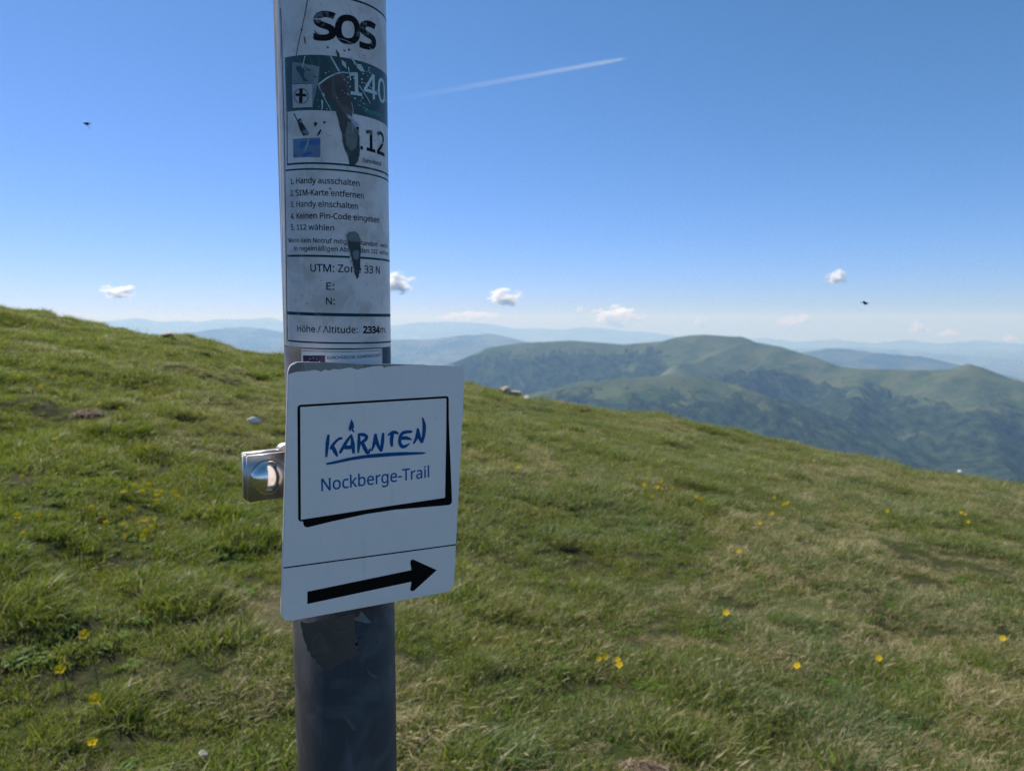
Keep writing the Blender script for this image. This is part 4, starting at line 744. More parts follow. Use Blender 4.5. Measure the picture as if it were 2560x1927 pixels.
on_tube('green_rule', [band(smooth_line([(-41.2, 200), (-41.4, 140), (-42.4, 107), (-43.5, 73), (-44.6, 43), (-44.9, 27.2)], 3), .7)], .03014, M_TEAL, stk)
on_tube('green_rule', [band([(-38.2, 147.2), (-39.4, 120.9)], .7)], .03014, M_TEAL, stk)
swap = {'1': '\x01', 'I': '\x02'}
HEAVY = {'2334', 'SOS'}
Sx = [t for t in STICKER_TEXT if t[0] in ('S', 'O')]
sos = []
for t in Sx:
    c = text_contours(t[0], t[1], t[2], t[3]*.93); sos += c
on_tube('lettering', sos, .03018, M_INK, stk, offset=.85)
for t in STICKER_TEXT:
    w, a, b, cap = t
    if w in ('S', 'O') or w.startswith('EURO'): continue
    mt = M_INK; off = .07
    if w in ('Bergrettung',): mt = M_TEALTXT
    elif w == '140': mt = M_WHITEINK; off = .18
    elif w == '112': off = .28
    elif w == '2334': off = .26
    elif w[:4] in ('Wenn', 'in r', 'Euro', 'm.') or w[0] in '35': mt = M_INKF
    elif w.startswith('UTM') or w in ('E:', 'N:'): off = .09; mt = M_INKF
    on_tube('lettering', text_contours(w, a, b, cap, swap), .03018, mt, stk, offset=off)
# words that run on round the right side
on_tube('lettering', text_contours('wechs', (16., 78.6), (25.5, 78.4), 2.3), .03018, M_INKF, stk)
on_tube('lettering', text_contours('wählen', (15.4, 74.7), (26.5, 74.5), 2.3), .03018, M_INKF, stk)
on_tube('washed_out_photo', [[(-33., 172.), (-17.5, 168.5), (-18.6, 160.5), (-21.3, 150.), (-22.2, 160.6), (-33.8, 161.)]], .03018, M_GREYPRINT, stk)
on_tube('photo_marks', [MARKS[4], MARKS[5], MARKS[6]], .03022, M_GREEN, stk)
on_tube('emblem_panel', [EMBLEM], .03022, mat_film('emblem_paper', (.46, .47, .50), (.30, .27, .30), (.52, .54, .57), .4), stk)
on_tube('emblem', [EMB_RING[0][:-1], EMB_RING[1][:-1]], .03026, M_GREYPRINT, stk)
on_tube('emblem', [EMB_CROSS[0]], .03027, M_INK, stk); on_tube('emblem', [EMB_CROSS[1]], .03029, M_INK, stk)
on_tube('phone_picture', [PHONE], .03018, M_INKF, stk)
on_tube('flag_picture', [FLAGBLUE], .03018, M_BLUEPRINT, stk)
on_tube('flag_blotches', [rag(c, 4, .3, 9) for c in FLAGBLOBS], .03021, M_BLUEBLOB, stk)
on_tube('print_marks', [rag(c, 3, .16, 8) for c in MARKS[:4]], .03018, M_INK, stk)
on_tube('dark_chips', [rag(c, 3, .16, 8) for c in MARKS2], .03021, M_TORND, stk)
on_tube('fold_line', [FOLD], .03022, M_TORN, stk)
on_tube('tear', [rag(TEAR1, 4, .28, 2)], .03032, M_TORN, stk, label='long brown torn patch through the green band')
on_tube('tear', [[(-4.9, 141.6)]+TEAR1[12:20]], .03035, M_TORND, stk)
on_tube('peeled_rim', [band(rag([(x*1.0+.0, z) for x, z in TEAR1[20:]+TEAR1[:1]], 4, .22, 14), .35)], .03046, M_SCRATCH, stk)
on_tube('peeled_rim', [band(rag(TEAR1[9:17], 4, .22, 15), .3)], .03046, M_SCRATCH, stk)
on_tube('tear', [rag(TEAR1_LIGHT, 3, .3, 3)], .03038, M_TORNL, stk)
on_tube('tear_lip', [TEAR1_LIP], .03044, M_SCRATCH, stk)
on_tube('tear', [rag(TEAR2)], .03032, M_TORND, stk, label='small dark torn wedge below the numbered lines')
on_tube('peeled_rim', [band(rag(TEAR2[9:]+TEAR2[:1], 4, .2, 16), .3)], .03046, M_CREASE, stk)
on_tube('tear', [rag(TEAR2_CAP, 3, .2, 17)], .03036, M_TORNL, stk)
on_tube('tear', [TEAR2_BLOB], .03036, mat_film('bluish_film_rest', (.15, .19, .25), (.11, .14, .19), (.2, .24, .3), .5), stk)
on_tube('pen_smear', [PEN], .03048, M_VIOLET, stk)
on_tube('scratches', SCRATCHES, .03052, M_SCRATCH, stk)
def specks(pts, r0, r1, seed):
    r = random.Random(seed); out = []
    for x, y in pts:
        a0 = r.uniform(0, 6); rr = r.uniform(r0, r1)
        out.append([(x+rr*(1+r.uniform(-.4, .4))*math.cos(a0+i*1.05), y+rr*(1+r.uniform(-.4, .4))*math.sin(a0+i*1.05)) for i in range(6)])
    return out
r_ = random.Random(4)
bright = SPECKS+[(r_.gauss(2, 7), r_.uniform(149, 172)) for i in range(34)]
on_tube('chips_and_glints', specks(bright, .15, .55, 3), .03056, M_SCRATCH, stk, kind='stuff')
on_tube('chips_and_glints', specks([(r_.uniform(-43.5, -41.5)-(200-z)*.012, z) for z in [r_.uniform(28, 200) for i in range(70)]], .12, .4, 5), .03058, M_EDGELIT, stk, kind='stuff')  # pale specks painting sunlit glints down the left edge
on_tube('dark_specks', specks(DARKSPECKS+[(r_.uniform(-38, 28), r_.uniform(28, 200)) for i in range(26)], .10, .32, 6), .03056, M_INK, stk, kind='stuff')
on_tube('red_speck', [REDDOT], .03060, M_RED, stk)
# pale film creases over the print
cre = []
for i in range(26):
    z = r_.uniform(28, 200); x = r_.uniform(-30, 26); L = r_.uniform(5, 16); dz = r_.uniform(-5, 3)
    cre.append(band(smooth_line([(x, z, .05), (x+L*.4, z+dz*.3+r_.uniform(-1, 1), r_.uniform(.2, .7)), (x+L, z+dz, .05)], 4), 1))
for i, c in enumerate(cre): pass
on_tube('film_creases', cre[:9], .03019, M_CREASE, stk, kind='stuff')

# ---------------------------------------------------------------- small label under it
eu = thing('community_label', 'small white label with a navy star flag just above the trail sign', 'label', .008)
on_tube('label_sheet', [[(-32.6, 8.), (16.6, 8.), (16.4, 22.6), (-32.6, 23.1)]], .03010, mat_plain('label_paper', (.62, .64, .66), .4, var=.06), eu)
on_tube('border_line', [band([(-32.2, 22.1), (16.1, 21.5)], .28)], .03014, M_INKF, eu)
on_tube('border_line', [band([(15.9, 21.3), (16.2, 8.2)], .25)], .03015, M_INKF, eu)
on_tube('flag_print', [[(-31.4, 9.), (-18.5, 9.), (-18.4, 19.9), (-31.5, 19.6)]], .03014, M_NAVY, eu)
on_tube('stars', specks([(-25+4.*math.sin(a), 14.6+3.9*math.cos(a)) for a in [i*math.pi/6 for i in range(12)]], .22, .26, 8), .03018, M_WHITEINK, eu)
t = [t for t in STICKER_TEXT if t[0].startswith('EURO')][0]
on_tube('lettering', text_contours(t[0], (t[1][0], 17.8), (t[2][0], 18.2), t[3]*1.05), .03014, M_INK, eu, offset=.04)

# ---------------------------------------------------------------- trail sign
YS = -.0366
def rounded(pts, r, n=7):
    out = []; k = len(pts)
    for i in range(k):
        p0, p, p1 = (Vector(pts[(i+j) % k]) for j in (-1, 0, 1))
        a = p+(p0-p).normalized()*r; b = p+(p1-p).normalized()*r
        for j in range(n+1):
            t = j/n; out.append(tuple(a*(1-t)**2+p*2*t*(1-t)*(1-.0)+b*t*t))
    return out
sg = thing('trail_sign', 'white rectangular trail sign with black arrow clamped to the post', 'sign', -.125)
ol = rounded(SIGN_CORNERS, 6.5)
bm = bmesh.new(); TH = .0018
fv = [bm.verts.new((x/1000, YS, z/1000)) for x, z in ol]; f = bm.faces.new(fv); bm.normal_update()
if f.normal.y > 0: bmesh.ops.reverse_faces(bm, faces=[f])
ex = bmesh.ops.extrude_face_region(bm, geom=[f]); bmesh.ops.translate(bm, vec=(0, TH, 0), verts=[g for g in ex['geom'] if isinstance(g, bmesh.types.BMVert)])
bm.normal_update()
front = [f2 for f2 in bm.faces if len(f2.verts) > 6]
bmesh.ops.recalc_face_normals(bm, faces=bm.faces[:])
rim = [e for e in bm.edges if any(len(q.verts) > 6 for q in e.link_faces)]
bmesh.ops.bevel(bm, geom=rim, offset=.00045, segments=2, affect='EDGES')
pm = bpy.data.meshes.new('plate'); bm.to_mesh(pm); bm.free(); pm.materials.append(M_SIGN); part('plate', pm, sg)
Y1 = YS-.00006
on_sign('worn_edge', [rag(WORN, 2, .18, 5)], Y1, M_DIRT, sg)
on_sign('printed_frame', [FRAME_OUTER, FRAME_INNER], Y1, M_BLACK, sg)
on_sign('divider_line', [DIVIDER], Y1, M_BLACK, sg)
on_sign('arrow', [ARROW], Y1, M_BLACK, sg)
# brush lettering: every stroke a hair above the last
bmA = bmesh.new()
tmp = bpy.data.meshes.new('tmp')
for i, s in enumerate(STROKES+[None]):
    rr = random.Random(i)
    if s is None: out = FLAME
    else:
        q = smooth_line(s, 6); q = [(a, b, w*1.18*(1+rr.uniform(-.07, .07))) for a, b, w in q]
        # rounded brush ends
        d0 = Vector((q[0][0]-q[1][0], q[0][1]-q[1][1])).normalized()*q[0][2]*.28
        d1 = Vector((q[-1][0]-q[-2][0], q[-1][1]-q[-2][1])).normalized()*q[-1][2]*.28
        q = [(q[0][0]+d0.x, q[0][1]+d0.y, q[0][2]*.55)]+q+[(q[-1][0]+d1.x, q[-1][1]+d1.y, q[-1][2]*.55)]
        out = band(q, 1)
    b2 = mm(fill([out]))
    for v in b2.verts: v.co = Vector((v.co.x, Y1-.000006*i, v.co.y))
    b2.normal_update()
    fl = [f3 for f3 in b2.faces if f3.normal.y > 0]
    if fl: bmesh.ops.reverse_faces(b2, faces=fl)
    b2.to_mesh(tmp); b2.free(); bmA.from_mesh(tmp)
part('brush_lettering', finish(bmA, 'brush_lettering', M_BRUSH), sg)
w, a, b, cap = TRAIL_TEXT
on_sign('lettering', text_contours(w, a, b, cap), Y1, M_BLUETXT, sg, offset=.12)

# ---------------------------------------------------------------- clamp and bolt
cl = thing('pipe_clamp', 'shiny steel pipe clamp sticking out left of the trail sign', 'clamp', -.061)
vs, fs = tube(.0301, .0323, -.0600, -.0340, 96); part('clamp_band', mesh_np('clamp_band', vs, fs, [M_STEEL], False), cl)
bm = box_bm(-.0548, -.0300, .0020, .0080, -.0603, -.0345)
b2 = box_bm(-.0555, -.0520, -.0002, .0050, -.0601, -.0349, .0008); m_ = bpy.data.meshes.new('t'); b2.to_mesh(m_); b2.free(); bm.from_mesh(m_)
part('back_plate', finish(bm, 'back_plate', M_STEEL), cl)
part('front_plate', finish(box_bm(-.0547, -.0300, -.0042, -.0006, -.0603, -.0348), 'front_plate', M_STEEL), cl)
# rounded shoulder where the back plate turns into the band
vs, fs = [], []
n = 10
for yy in (.0022, .0078):
    vs.append((-.0300, yy, -.0350))
    for i in range(n+1):
        a = math.pi/2*i/n; vs.append((-.0300-.0055*math.cos(a), yy, -.0350+.0034*math.sin(a)))
for i in range(n): fs += [(0, i+1, i+2), (n+2, n+2+i+2, n+2+i+1), (i+1, n+2+i+1, n+2+i+2, i+2)]
part('shoulder', mesh_np('shoulder', vs, fs, [M_STEEL], False), cl)
bt = []
vs, fs = [], []; n, m_ = 48, 14; Rb, Hb = .0099, .0070
for j in range(m_+1):
    a = math.pi/2*j/m_
    for i in range(n): t_ = 2*math.pi*i/n; vs.append((-.0440+Rb*math.cos(a)*math.cos(t_), -.0042-Hb*math.sin(a), -.0476+Rb*math.cos(a)*math.sin(t_)))
for j in range(m_):
    for i in range(n): fs.append((j*n+i, j*n+(i+1) % n, (j+1)*n+(i+1) % n, (j+1)*n+i))
part('bolt_head', mesh_np('bolt_head', vs, fs, [M_CHROME]), cl)
bm = bmesh.new(); bmesh.ops.create_cone(bm, cap_ends=True, segments=6, radius1=.0075, radius2=.0075, depth=.006)
bmesh.ops.rotate(bm, matrix=Matrix.Rotation(math.pi/2, 3, 'X'), verts=bm.verts); bmesh.ops.translate(bm, vec=(-.044, .0111, -.0476), verts=bm.verts)
part('nut', finish(bm, 'nut', M_STEEL), cl)
bm = box_bm(-.008, .008, -.0346, -.0318, -.056, -.038, .0004); part('spacer', finish(bm, 'spacer', M_STEEL), cl)

# ---------------------------------------------------------------- grass
BARE = [ROCKS[k] for k in ('soil_left', 'far_soil', 'path', 'rr', 'stump')]+[ROCKS['c1'], (1.15, 3.9), (3.9, 6.1), (-.15, 4.1)]
BARE_R = [.16, .30, .32, .20, .14, .10, .12, .26, .12]
TALL = [(tuple(p), r) for p, r in zip(TALL_AT, TALL_R)]
def tuft(name, nb, rad, h0, h1, w0, lean, straw=.06, seed=0, leafy=0, wind=(.28, .10)):
    r = np.random.default_rng(seed); V, Fc, C = [], [], []; mats = []
    SEG = 4; base = 0
    for i in range(nb):
        a = r.uniform(0, 2*math.pi); rr = rad*math.sqrt(r.uniform(0, 1))
        bx, by = rr*math.cos(a), rr*math.sin(a)
        h = r.uniform(h0, h1)*(1-.3*rr/rad)*r.choice([.55, .8, 1., 1.15], p=[.3, .3, .3, .1])
        ph = r.uniform(0, 2*math.pi); dx, dy = math.cos(ph)*.8+wind[0], math.sin(ph)*.8+wind[1]
        ln = lean*r.uniform(.35, 1.5)
        fa = r.uniform(0, math.pi); wx, wy = math.cos(fa), math.sin(fa)
        isst = 1. if r.uniform() < straw else 0.
        rn = r.uniform(); w = w0*r.uniform(.6, 1.3)
        for j in range(SEG+1):
            t = j/SEG
            x = bx+dx*ln*h*t**1.7; y = by+dy*ln*h*t**1.7; z = h*(t-.30*min(1.6, ln)*t*t)-.004
            ww = w*(1-t**1.8)*.5
            if j < SEG:
                V += [(x-wx*ww, y-wy*ww, z), (x+wx*ww, y+wy*ww, z)]; C += [(rn, t, isst, 1)]*2
            else: V.append((x, y, z)); C.append((rn, 1, isst, 1))
        for j in range(SEG-1): Fc.append((base+2*j, base+2*j+1, base+2*j+3, base+2*j+2)); mats.append(0)
        Fc.append((base+2*SEG-2, base+2*SEG-1, base+2*SEG)); mats.append(0)
        base += 2*SEG+1
    for i in range(leafy):
        a = r.uniform(0, 2*math.pi); rr = rad*.5*math.sqrt(r.uniform(0, 1)); bx, by = rr*math.cos(a), rr*math.sin(a)
        ph = r.uniform(0, 2*math.pi); L = r.uniform(.015, .034); W = L*.26; up = r.uniform(.2, .9)
        d = np.array([math.cos(ph), math.sin(ph), up]); sd = np.array([-math.sin(ph), math.cos(ph), 0])
        o = np.array([bx, by, 0.]); rn = r.uniform()
        for t, s in ((0, .15), (.35, .9), (.7, 1.), (1., .05)):
            c = o+d*L*t-np.array([0, 0, 1])*L*.5*t*t; V += [tuple(c-sd*W*s), tuple(c+sd*W*s)]; C += [(rn, t, 0, 1)]*2
        for j in range(3): Fc.append((base+2*j, base+2*j+1, base+2*j+3, base+2*j+2)); mats.append(1)
        base += 8
    me = mesh_np(name, V, Fc, [M_BLADE, M_LEAF])
    me.polygons.foreach_set('material_index', mats)
    ca = me.color_attributes.new('tint', 'FLOAT_COLOR', 'POINT'); ca.data.foreach_set('color', np.array(C, np.float32).ravel())
    me.update(); return me
def seed_heads(name, n, rad, seed):
    """thin flowering stems with a tan head"""
    r = np.random.default_rng(seed); V, Fc, C = [], [], []; base = 0
    for i in range(n):
        a = r.uniform(0, 6.28); rr = rad*math.sqrt(r.uniform()); bx, by = rr*math.cos(a), rr*math.sin(a)
        h = r.uniform(.07, .15); dx, dy = r.uniform(-.2, .7), r.uniform(-.5, .3); rn = r.uniform(); fa = r.uniform(0, 3.1)
        prof = [(0, .0008), (.5, .0007), (.8, .0007), (.83, .0022), (.92, .003), (1., .0003)]
        for t, w in prof:
            x, y, z = bx+dx*h*t*t, by+dy*h*t*t, h*(t-.2*t*t)
            V += [(x-w*math.cos(fa), y-w*math.sin(fa), z), (x+w*math.cos(fa), y+w*math.sin(fa), z)]; C += [(rn, .5, 1, 1)]*2
        for j in range(len(prof)-1): Fc.append((base+2*j, base+2*j+1, base+2*j+3, base+2*j+2))
        base += 2*len(prof)
    me = mesh_np(name, V, Fc, [M_BLADE])
    ca = me.color_attributes.new('tint', 'FLOAT_COLOR', 'POINT'); ca.data.foreach_set('color', np.array(C, np.float32).ravel())
    return me
SRC = []
for i in range(5): SRC.append(tuft('grass_tuft', 160, .085, .030, .075, .0044, .75, .14, 10+i, 3))          # short turf
for i in range(3): SRC.append(tuft('grass_tuft', 140, .075, .065, .125, .0044, .85, .04, 20+i, 0))             # long soft tufts
for i in range(2): SRC.append(tuft('grass_tuft', 130, .09, .035, .08, .0034, 1.1, .62, 30+i, 2))             # straw
SRC.append(tuft('grass_tuft', 80, .08, .03, .07, .0036, .6, .03, 40, 60)); SRC.append(tuft('grass_tuft', 60, .07, .03, .06, .0036, .6, .03, 41, 80))   # leafy weeds
SRC.append(seed_heads('grass_tuft', 12, .09, 50)); SRC.append(seed_heads('grass_tuft', 7, .09, 51))
IDX = {'short': range(0, 5), 'long': range(5, 8), 'straw': range(8, 10), 'leafy': range(10, 12), 'seed': range(12, 14)}
src_col = bpy.data.collections.new('grass_sources')
for i, me in enumerate(SRC):
    o = bpy.data.objects.new('grass_tuft_%02d' % i, me); src_col.objects.link(o)
def scatter():
    P = []
    for r0, r1, a0, a1, dens in ((.9, 4., -.80, .80, 430.), (4., 9., -.78, .78, 330.), (9., 17., -.76, .76, 190.), (17., 24., -.76, .76, 100.), (.5, 6., .80, 2*math.pi-.80, 45.), (6., 22., .76, 1.3, 12.), (6., 22., -1.3, -.76, 12.)):
        n = int(.5*(a1-a0)*(r1*r1-r0*r0)*dens)
        rr = np.sqrt(rng.uniform(r0*r0, r1*r1, n)); aa = rng.uniform(a0, a1, n)
        P.append(np.stack([rr*np.sin(aa), rr*np.cos(aa), rr], -1))
    P = np.concatenate(P); x, y, rr = P.T; n = len(x)
    k = np.ones(n, bool)
    nlong = vnoise(x/.7, y/.7, 201)+.5*vnoise(x/.23, y/.23, 202); nstraw = vnoise(x/.9+5, y/.9, 203)+.6*vnoise(x/.3, y/.3, 204); nleaf = vnoise(x/.5, y/.5, 205)
    u = rng.uniform(0, 1, n); idx = rng.integers(0, 5, n)
    idx = np.where((nlong > .35) & (u < .75), rng.integers(5, 8, n), idx)
    idx = np.where((nstraw > .28) & (u < .6), rng.integers(8, 10, n), idx)
    idx = np.where((nleaf > .05) & (u > .6), rng.integers(10, 12, n), idx)
    idx = np.where(rng.uniform(0, 1, n) < .08, rng.integers(12, 14, n), idx)
    scl = (.92+.30*nlong+.14*rng.normal(0, 1, n)).clip(.62, 1.6)
    scl = np.where(idx >= 12, scl*.8, scl)
    for (bx, by), br in TALL:
        d = np.hypot(x-bx, y-by)/(br*1.25); inb = (d < 1) & (rng.uniform(0, 1, n) < .85)
        idx = np.where(inb, rng.integers(5, 8, n), idx); scl = np.where(inb, .75+.50*(1-d)+.12*rng.normal(0, 1, n), scl)
    near = np.zeros(n, bool)
    for pts in FLOWERS.values():
        for fx, fy in pts: near |= np.hypot(x-fx*.985, y-fy*.985) < .10
    scl = np.where(near, scl*.62, scl)
    for (bx, by), br in zip(BARE, BARE_R):
        d = np.hypot((x-bx)/1.6, y-by)/br
        inb = d < 1
        k &= ~(inb & (rng.uniform(0, 1, n) < .55))
        idx = np.where(inb & (rng.uniform(0, 1, n) < .75), rng.integers(8, 10, n), idx); scl = np.where(inb, scl*.6, scl)
    gap = vnoise(x/.13, y/.13, 207)+.5*vnoise(x/.34, y/.34, 208)
    scl = scl*(1+.42*gap.clip(-1, 1))
    x, y, idx, scl = x[k], y[k], idx[k], scl[k]; n = len(x)
    z = ground_z(x, y)
    me = bpy.data.meshes.new('grass'); me.vertices.add(n); me.vertices.foreach_set('co', np.stack([x, y, z], -1).astype(np.float32).ravel())
    e = .1; gx = (ground_z(x+e, y)-ground_z(x-e, y))/(2*e); gy = (ground_z(x, y+e)-ground_z(x, y-e))/(2*e)
    rot = np.stack([np.arctan(gy)*.5, -np.arctan(gx)*.5, rng.uniform(-1.3, 1.3, n)], -1)
    me.attributes.new('rot', 'FLOAT_VECTOR', 'POINT').data.foreach_set('vector', rot.astype(np.float32).ravel())
    me.attributes.new('scl', 'FLOAT', 'POINT').data.foreach_set('value', scl.astype(np.float32))
    me.attributes.new('idx', 'INT', 'POINT').data.foreach_set('value', idx.astype(np.int32))
    o = link(bpy.data.objects.new('grass', me)); tag(o, 'short windswept alpine grass covering the slope', kind='stuff')
    ng = bpy.data.node_groups.new('scatter_grass', 'GeometryNodeTree')
    ng.interface.new_socket('Geometry', in_out='INPUT', socket_type='NodeSocketGeometry'); ng.interface.new_socket('Geometry', in_out='OUTPUT', socket_type='NodeSocketGeometry')
    N = ng.nodes; gi = N.new('NodeGroupInput'); go = N.new('NodeGroupOutput')
    ci = N.new('GeometryNodeCollectionInfo'); ci.inputs[0].default_value = src_col; ci.inputs[1].default_value = True; ci.inputs[2].default_value = True
    iop = N.new('GeometryNodeInstanceOnPoints'); iop.inputs['Pick Instance'].default_value = True
    def attr(nm, tp):
        a = N.new('GeometryNodeInputNamedAttribute'); a.data_type = tp; a.inputs[0].default_value = nm; return a.outputs[0]
    er = N.new('FunctionNodeEulerToRotation')
    ng.links.new(attr('rot', 'FLOAT_VECTOR'), er.inputs[0]); ng.links.new(er.outputs[0], iop.inputs['Rotation'])
    ng.links.new(attr('scl', 'FLOAT'), iop.inputs['Scale']); ng.links.new(attr('idx', 'INT'), iop.inputs['Instance Index'])
    ng.links.new(gi.outputs[0], iop.inputs['Points']); ng.links.new(ci.outputs[0], iop.inputs['Instance']); ng.links.new(iop.outputs[0], go.inputs[0])
    md = o.modifiers.new('scatter', 'NODES'); md.node_group = ng
scatter()

# ---------------------------------------------------------------- flowers
def flower_meshes():
    V, Fc = [], []
    for k in range(5):
        a = 2*math.pi*k/5; b = len(V)
        for r, da, z in ((.0012, 0, 0), (.006, -.56, .001), (.0108, -.50, .0020), (.0128, 0, .0024), (.0108, .50, .0020), (.006, .56, .001), (.0075, 0, .0004)):
            V.append((r*math.cos(a+da), r*math.sin(a+da), z+k*.00006))
        for i in range(6): Fc.append((b+6, b+i, b+(i+1) % 6))
    pet = mesh_np('yellow_flower', V, Fc, [M_PETAL])
    bm = bmesh.new(); bmesh.ops.create_icosphere(bm, subdivisions=1, radius=.0028); bmesh.ops.scale(bm, vec=(1, 1, .6), verts=bm.verts); bmesh.ops.translate(bm, vec=(0, 0, .0012), verts=bm.verts)
    cen = finish(bm, 'flower_centre', M_CENTRE)
    V, Fc = [], []
    for j, (x, z) in enumerate(((.008, -.11), (.004, -.05), (.001, -.015), (0, 0))):
        for i in range(4): V.append((x+.0008*math.cos(i*1.57), .0008*math.sin(i*1.57), z))
    for j in range(3):
        for i in range(4): Fc.append((j*4+i, j*4+(i+1) % 4, (j+1)*4+(i+1) % 4, (j+1)*4+i))
    return pet, cen, mesh_np('flower_stem', V, Fc, [M_STEM])
PET, CEN, STE = flower_meshes()
ORD = ['leftmost', 'second from the left', 'third from the left', 'fourth from the left', 'fifth from the left', 'sixth from the left', 'seventh from the left', 'eighth from the left',
       'ninth from the left', 'tenth from the left', 'tenth from the right', 'ninth from the right', 'eighth from the right', 'seventh from the right', 'sixth from the right', 'fifth from the right', 'fourth from the right', 'third from the right', 'second from the right', 'rightmost']
def ordinal(i, n):
    if i < n/2: return ORD[i]
    return ORD[20-(n-i)]
WHERE = {'left_cluster': 'in the dense patch left of the clamp', 'left_far': 'in the loose patch below the left crest',
 'left_single': 'scattered on the slope left of the post', 'ridge_a': 'on the crest right of the pinkish rock', 'ridge_b': 'on the crest below the wooded valley',
 'mid_right': 'in the mid slope patch right of the sign', 'mid_right2': 'in the tight row beside that patch', 'singles': 'scattered just right of the sign edge',
 'right_pair': 'in the trio near the right edge', 'right_patch': 'in the faint patch on the upper right slope', 'right_singles': 'scattered over the right slope',
 'ridge_c': 'on the crest under the dark wood', 'low_right': 'in the near group right of the post foot'}
proto = None
for key, pts in FLOWERS.items():
    pts = sorted(pts, key=lambda p: p[0]/p[1]); n = len(pts)
    for i, (x, y) in enumerate(pts):
        r = random.Random(key+str(i))
        if proto is None:
            o = bpy.data.objects.new('yellow_flower', PET); link(o); proto = o
            link(bpy.data.objects.new('flower_centre', CEN), o); link(bpy.data.objects.new('stem', STE), o)
        else:
            o = proto.copy(); COL.objects.link(o)
            for ch in proto.children:
                c = ch.copy(); COL.objects.link(c); c.parent = o
        o.location = (x, y, float(ground_z(x, y))+r.uniform(.105, .125))
        to = Vector((-x, -y, 1.6)).normalized()*1.5+Vector((0, 0, .55))+Vector((r.uniform(-.5, .5), r.uniform(-.3, .3), 0))
        o.rotation_euler = to.to_track_quat('Z', 'Y').to_euler(); o.scale = (r.uniform(.95, 1.4),)*3
        tag(o, 'small yellow flower, %s %s' % (ordinal(i, n), WHERE[key]), 'flower', 'yellow flowers in the meadow')

# ---------------------------------------------------------------- stones
def stone(pt, size, mat, label, seed, sink=.3, name='rock', lift=0.):
    bm = bmesh.new(); bmesh.ops.create_icosphere(bm, subdivisions=3, radius=1); r = random.Random(seed)
    planes = [(Vector((r.uniform(-1, 1), r.uniform(-1, 1), r.uniform(-.6, 1))).normalized(), r.uniform(.55, .9)) for i in range(9)]
    for v in bm.verts:
        for nn, d in planes:
            e = v.co.dot(nn)-d
            if e > 0: v.co -= nn*e*.92
        v.co *= 1+.05*math.sin(v.co.x*9+seed)*math.sin(v.co.y*8)
    bmesh.ops.scale(bm, vec=size, verts=bm.verts)
    me = bpy.data.meshes.new(name); bm.to_mesh(me); bm.free(); me.materials.append(mat)
    o = bpy.data.objects.new(name, me); o.location = (pt[0], pt[1], float(ground_z(*pt))+size[2]*(1-2*sink)+lift); o.rotation_euler = (0, 0, r.uniform(-.3, .3))
    tag(link(o), label, 'rock'); return o
M_PINK = mat_rock('pinkish_gneiss', (.42, .33, .26), (.60, .50, .41)); M_WHITE = mat_rock('white_quartz', (.62, .58, .54), (.80, .77, .72))
rx, ry = ROCKS['ridge']
stone((rx-.12, ry), (.11, .10, .062), M_PINK, 'pinkish angular rock at the left end of the row on the crest', 1, .15, lift=.03)
stone((rx+.08, ry+.05), (.13, .10, .052), M_PINK, 'wide tan rock in the middle of the row on the crest', 2, .15, lift=.035)
stone((rx+.28, ry+.02), (.075, .07, .042), mat_rock('pale_gneiss', (.42, .38, .33), (.56, .53, .48)), 'small pale rock at the right end of the row on the crest', 3, .15, lift=.01)
stone(ROCKS['white_left'], (.055, .045, .028), M_WHITE, 'white stone lying in the grass between the post and the left crest', 4, .1, lift=.03)
stone(ROCKS['white_low'], (.014, .012, .010), mat_rock('speckled_stone', (.30, .27, .22), (.48, .44, .36)), 'speckled pale stone in the grass at the bottom left', 5, .1, lift=.02)
stone(ROCKS['pink'], (.012, .010, .009), mat_rock('salmon_pebble', (.55, .30, .24), (.62, .42, .34)), 'tiny salmon pink pebble left of the lower post', 6, .1, lift=.03)
stone(ROCKS['ridge_right'], (.05, .05, .035), M_WHITE, 'small white stone on the crest near the right edge', 7, .1, lift=.05)
stone((-5.09, 11.0), (.13, .09, .035), M_PINK, 'flat tan stone on the crest left of the post', 8, .2, lift=.03)
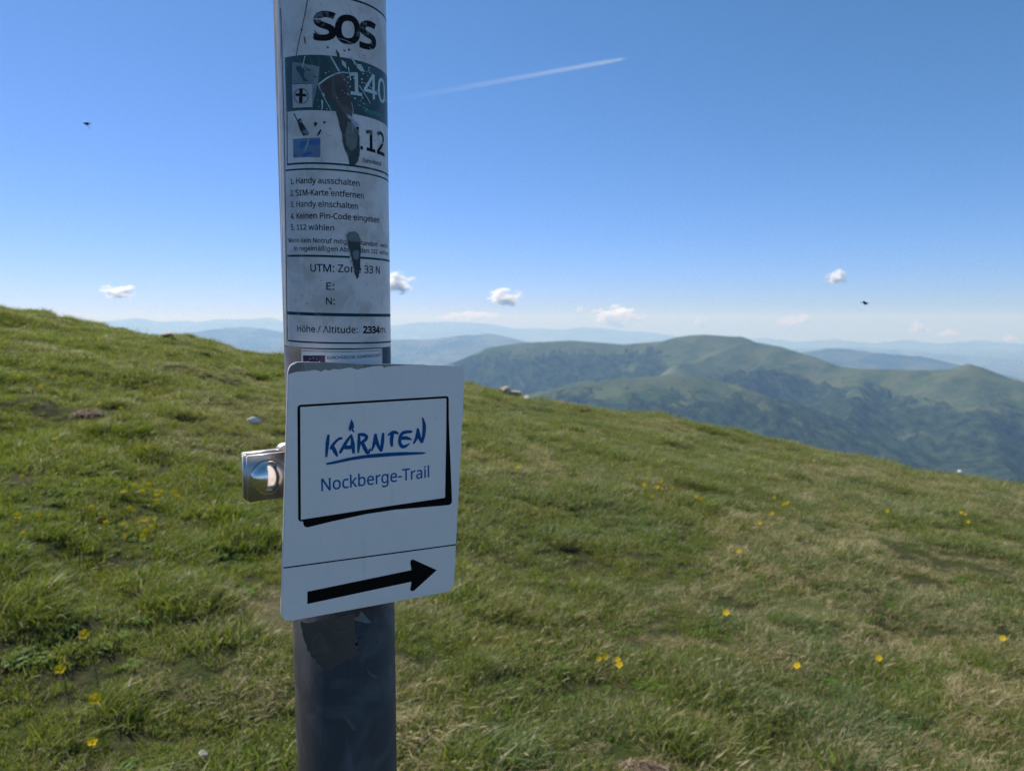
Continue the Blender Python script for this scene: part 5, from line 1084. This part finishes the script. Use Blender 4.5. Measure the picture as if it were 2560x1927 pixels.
# dry root clump at the lower right
def dry_clump(pt, R, label):
    root = bpy.data.objects.new('dry_grass_clump', None); root.empty_display_size = .05; root.location = (pt[0], pt[1], float(ground_z(*pt))); link(root)
    tag(root, label, 'dead grass')
    bm = bmesh.new(); bmesh.ops.create_icosphere(bm, subdivisions=4, radius=1)
    for v in bm.verts:
        c = v.co.copy(); v.co *= 1+.14*math.sin(c.x*7+1)*math.sin(c.y*6)+.07*math.sin(c.x*19)*math.cos(c.y*17+c.z*9)
    bmesh.ops.scale(bm, vec=(R, R*.8, R*.30), verts=bm.verts)
    o = bpy.data.objects.new('soil_mound', finish(bm, 'soil_mound', mat_rock('peaty_soil', (.05, .035, .025), (.12, .09, .07)))); link(o, root)
    r = np.random.default_rng(5); V, Fc, C = [], [], []; b = 0
    for i in range(420):
        x, y = r.uniform(-R, R), r.uniform(-R*.8, R*.8); z = R*.30*math.sqrt(max(0, 1-(x/R)**2-(y/R/.8)**2))
        L = r.uniform(.03, .08); a = -.75+r.normal(0, .35); dx, dy = math.cos(a)*L, math.sin(a)*L; w = r.uniform(.001, .0024); rn = r.uniform()
        for t in (0, .33, .66, 1):
            zz = z+.004+.018*math.sin(t*2.6)+r.uniform(-.002, .002)-t*.5*R*.3*((x+dx)**2+(y+dy)**2 > R*R*.6)
            V += [(x+dx*t-w*math.sin(a)*(1-.8*t), y+dy*t+w*math.cos(a)*(1-.8*t), zz), (x+dx*t+w*math.sin(a)*(1-.8*t), y+dy*t-w*math.cos(a)*(1-.8*t), zz+.001)]; C += [(rn, .4, 1, 1)]*2
        for j in range(3): Fc.append((b+2*j, b+2*j+1, b+2*j+3, b+2*j+2))
        b += 8
    me = mesh_np('straw', V, Fc, [mat_plain('pinkish_straw', (.42, .31, .23), .6, var=.35, scale=90.)])
    o2 = bpy.data.objects.new('straw', me); link(o2, root); o2['kind'] = 'stuff'
dry_clump((ROCKS['stump'][0], ROCKS['stump'][1]-.07), .09, 'mound of pinkish dead grass at the bottom edge right of the post')
dry_clump((ROCKS['soil_left'][0], ROCKS['soil_left'][1]), .085, 'weathered brown turf hump on the left slope')

# ---------------------------------------------------------------- insects
def insect(pos, body_dir, wings, legs, label, L=.0062):
    root = bpy.data.objects.new('flying_insect', None); root.empty_display_size = .01; root.location = pos; link(root); tag(root, label, 'insect', 'insects in the air')
    d = Vector(body_dir).normalized()
    bm = bmesh.new(); bmesh.ops.create_icosphere(bm, subdivisions=2, radius=1)
    for v in bm.verts:
        t = v.co.x; s = .24 if t > .25 else .30
        if -.05 < t < .25: s = .17
        v.co = Vector((t*L/2, v.co.y*L*s, v.co.z*L*s))
    bmesh.ops.transform(bm, matrix=d.to_track_quat('X', 'Z').to_matrix().to_4x4(), verts=bm.verts)
    link(bpy.data.objects.new('body', finish(bm, 'body', M_BUG)), root)
    for w in wings:
        wv = Vector(w); ln = wv.length; n = wv.cross(Vector((.2, 1, .3))).normalized()*ln*.16
        V = [Vector((0, 0, 0))]+[wv*t+n*s for t, s in ((.4, .8), (.8, 1.), (1., .2))]+[wv*t-n*s for t, s in ((.9, .7), (.45, .7))]
        link(bpy.data.objects.new('wing', mesh_np('wing', V, [tuple(range(6))], [M_WING], False)), root)
    for l0, l1 in legs:
        a, b = Vector(l0), Vector(l1); mid = (a+b)/2+Vector((.0004, 0, .0004)); V, Fc = [], []
        for p in (a, mid, b):
            for i in range(4): V.append(p+Vector((math.cos(i*1.57), .3, math.sin(i*1.57)))*.00022)
        for j in range(2):
            for i in range(4): Fc.append((j*4+i, j*4+(i+1) % 4, (j+1)*4+(i+1) % 4, (j+1)*4+i))
        link(bpy.data.objects.new('leg', mesh_np('leg', V, Fc, [M_BUG])), root)
insect(FLIES[0], (-1, 0, .35), [(.0052, .001, -.0012), (.0050, .001, .0010)], [((.0005, 0, -.001), (.0042, 0, -.0066)), ((0, 0, -.0008), (.0020, 0, -.0030))], 'small black flying insect high in the sky on the left')
insect(FLIES[1], (-1, 0, .9), [(-.0052, .001, .0004), (.0052, .001, -.0002), (.0045, 0, -.0016)], [((0, 0, -.0005), (-.0008, 0, -.0020))], 'small black flying insect above the mountains on the right', L=.0060)
for o in scene.objects:
    if '_b' in o: del o['_b']
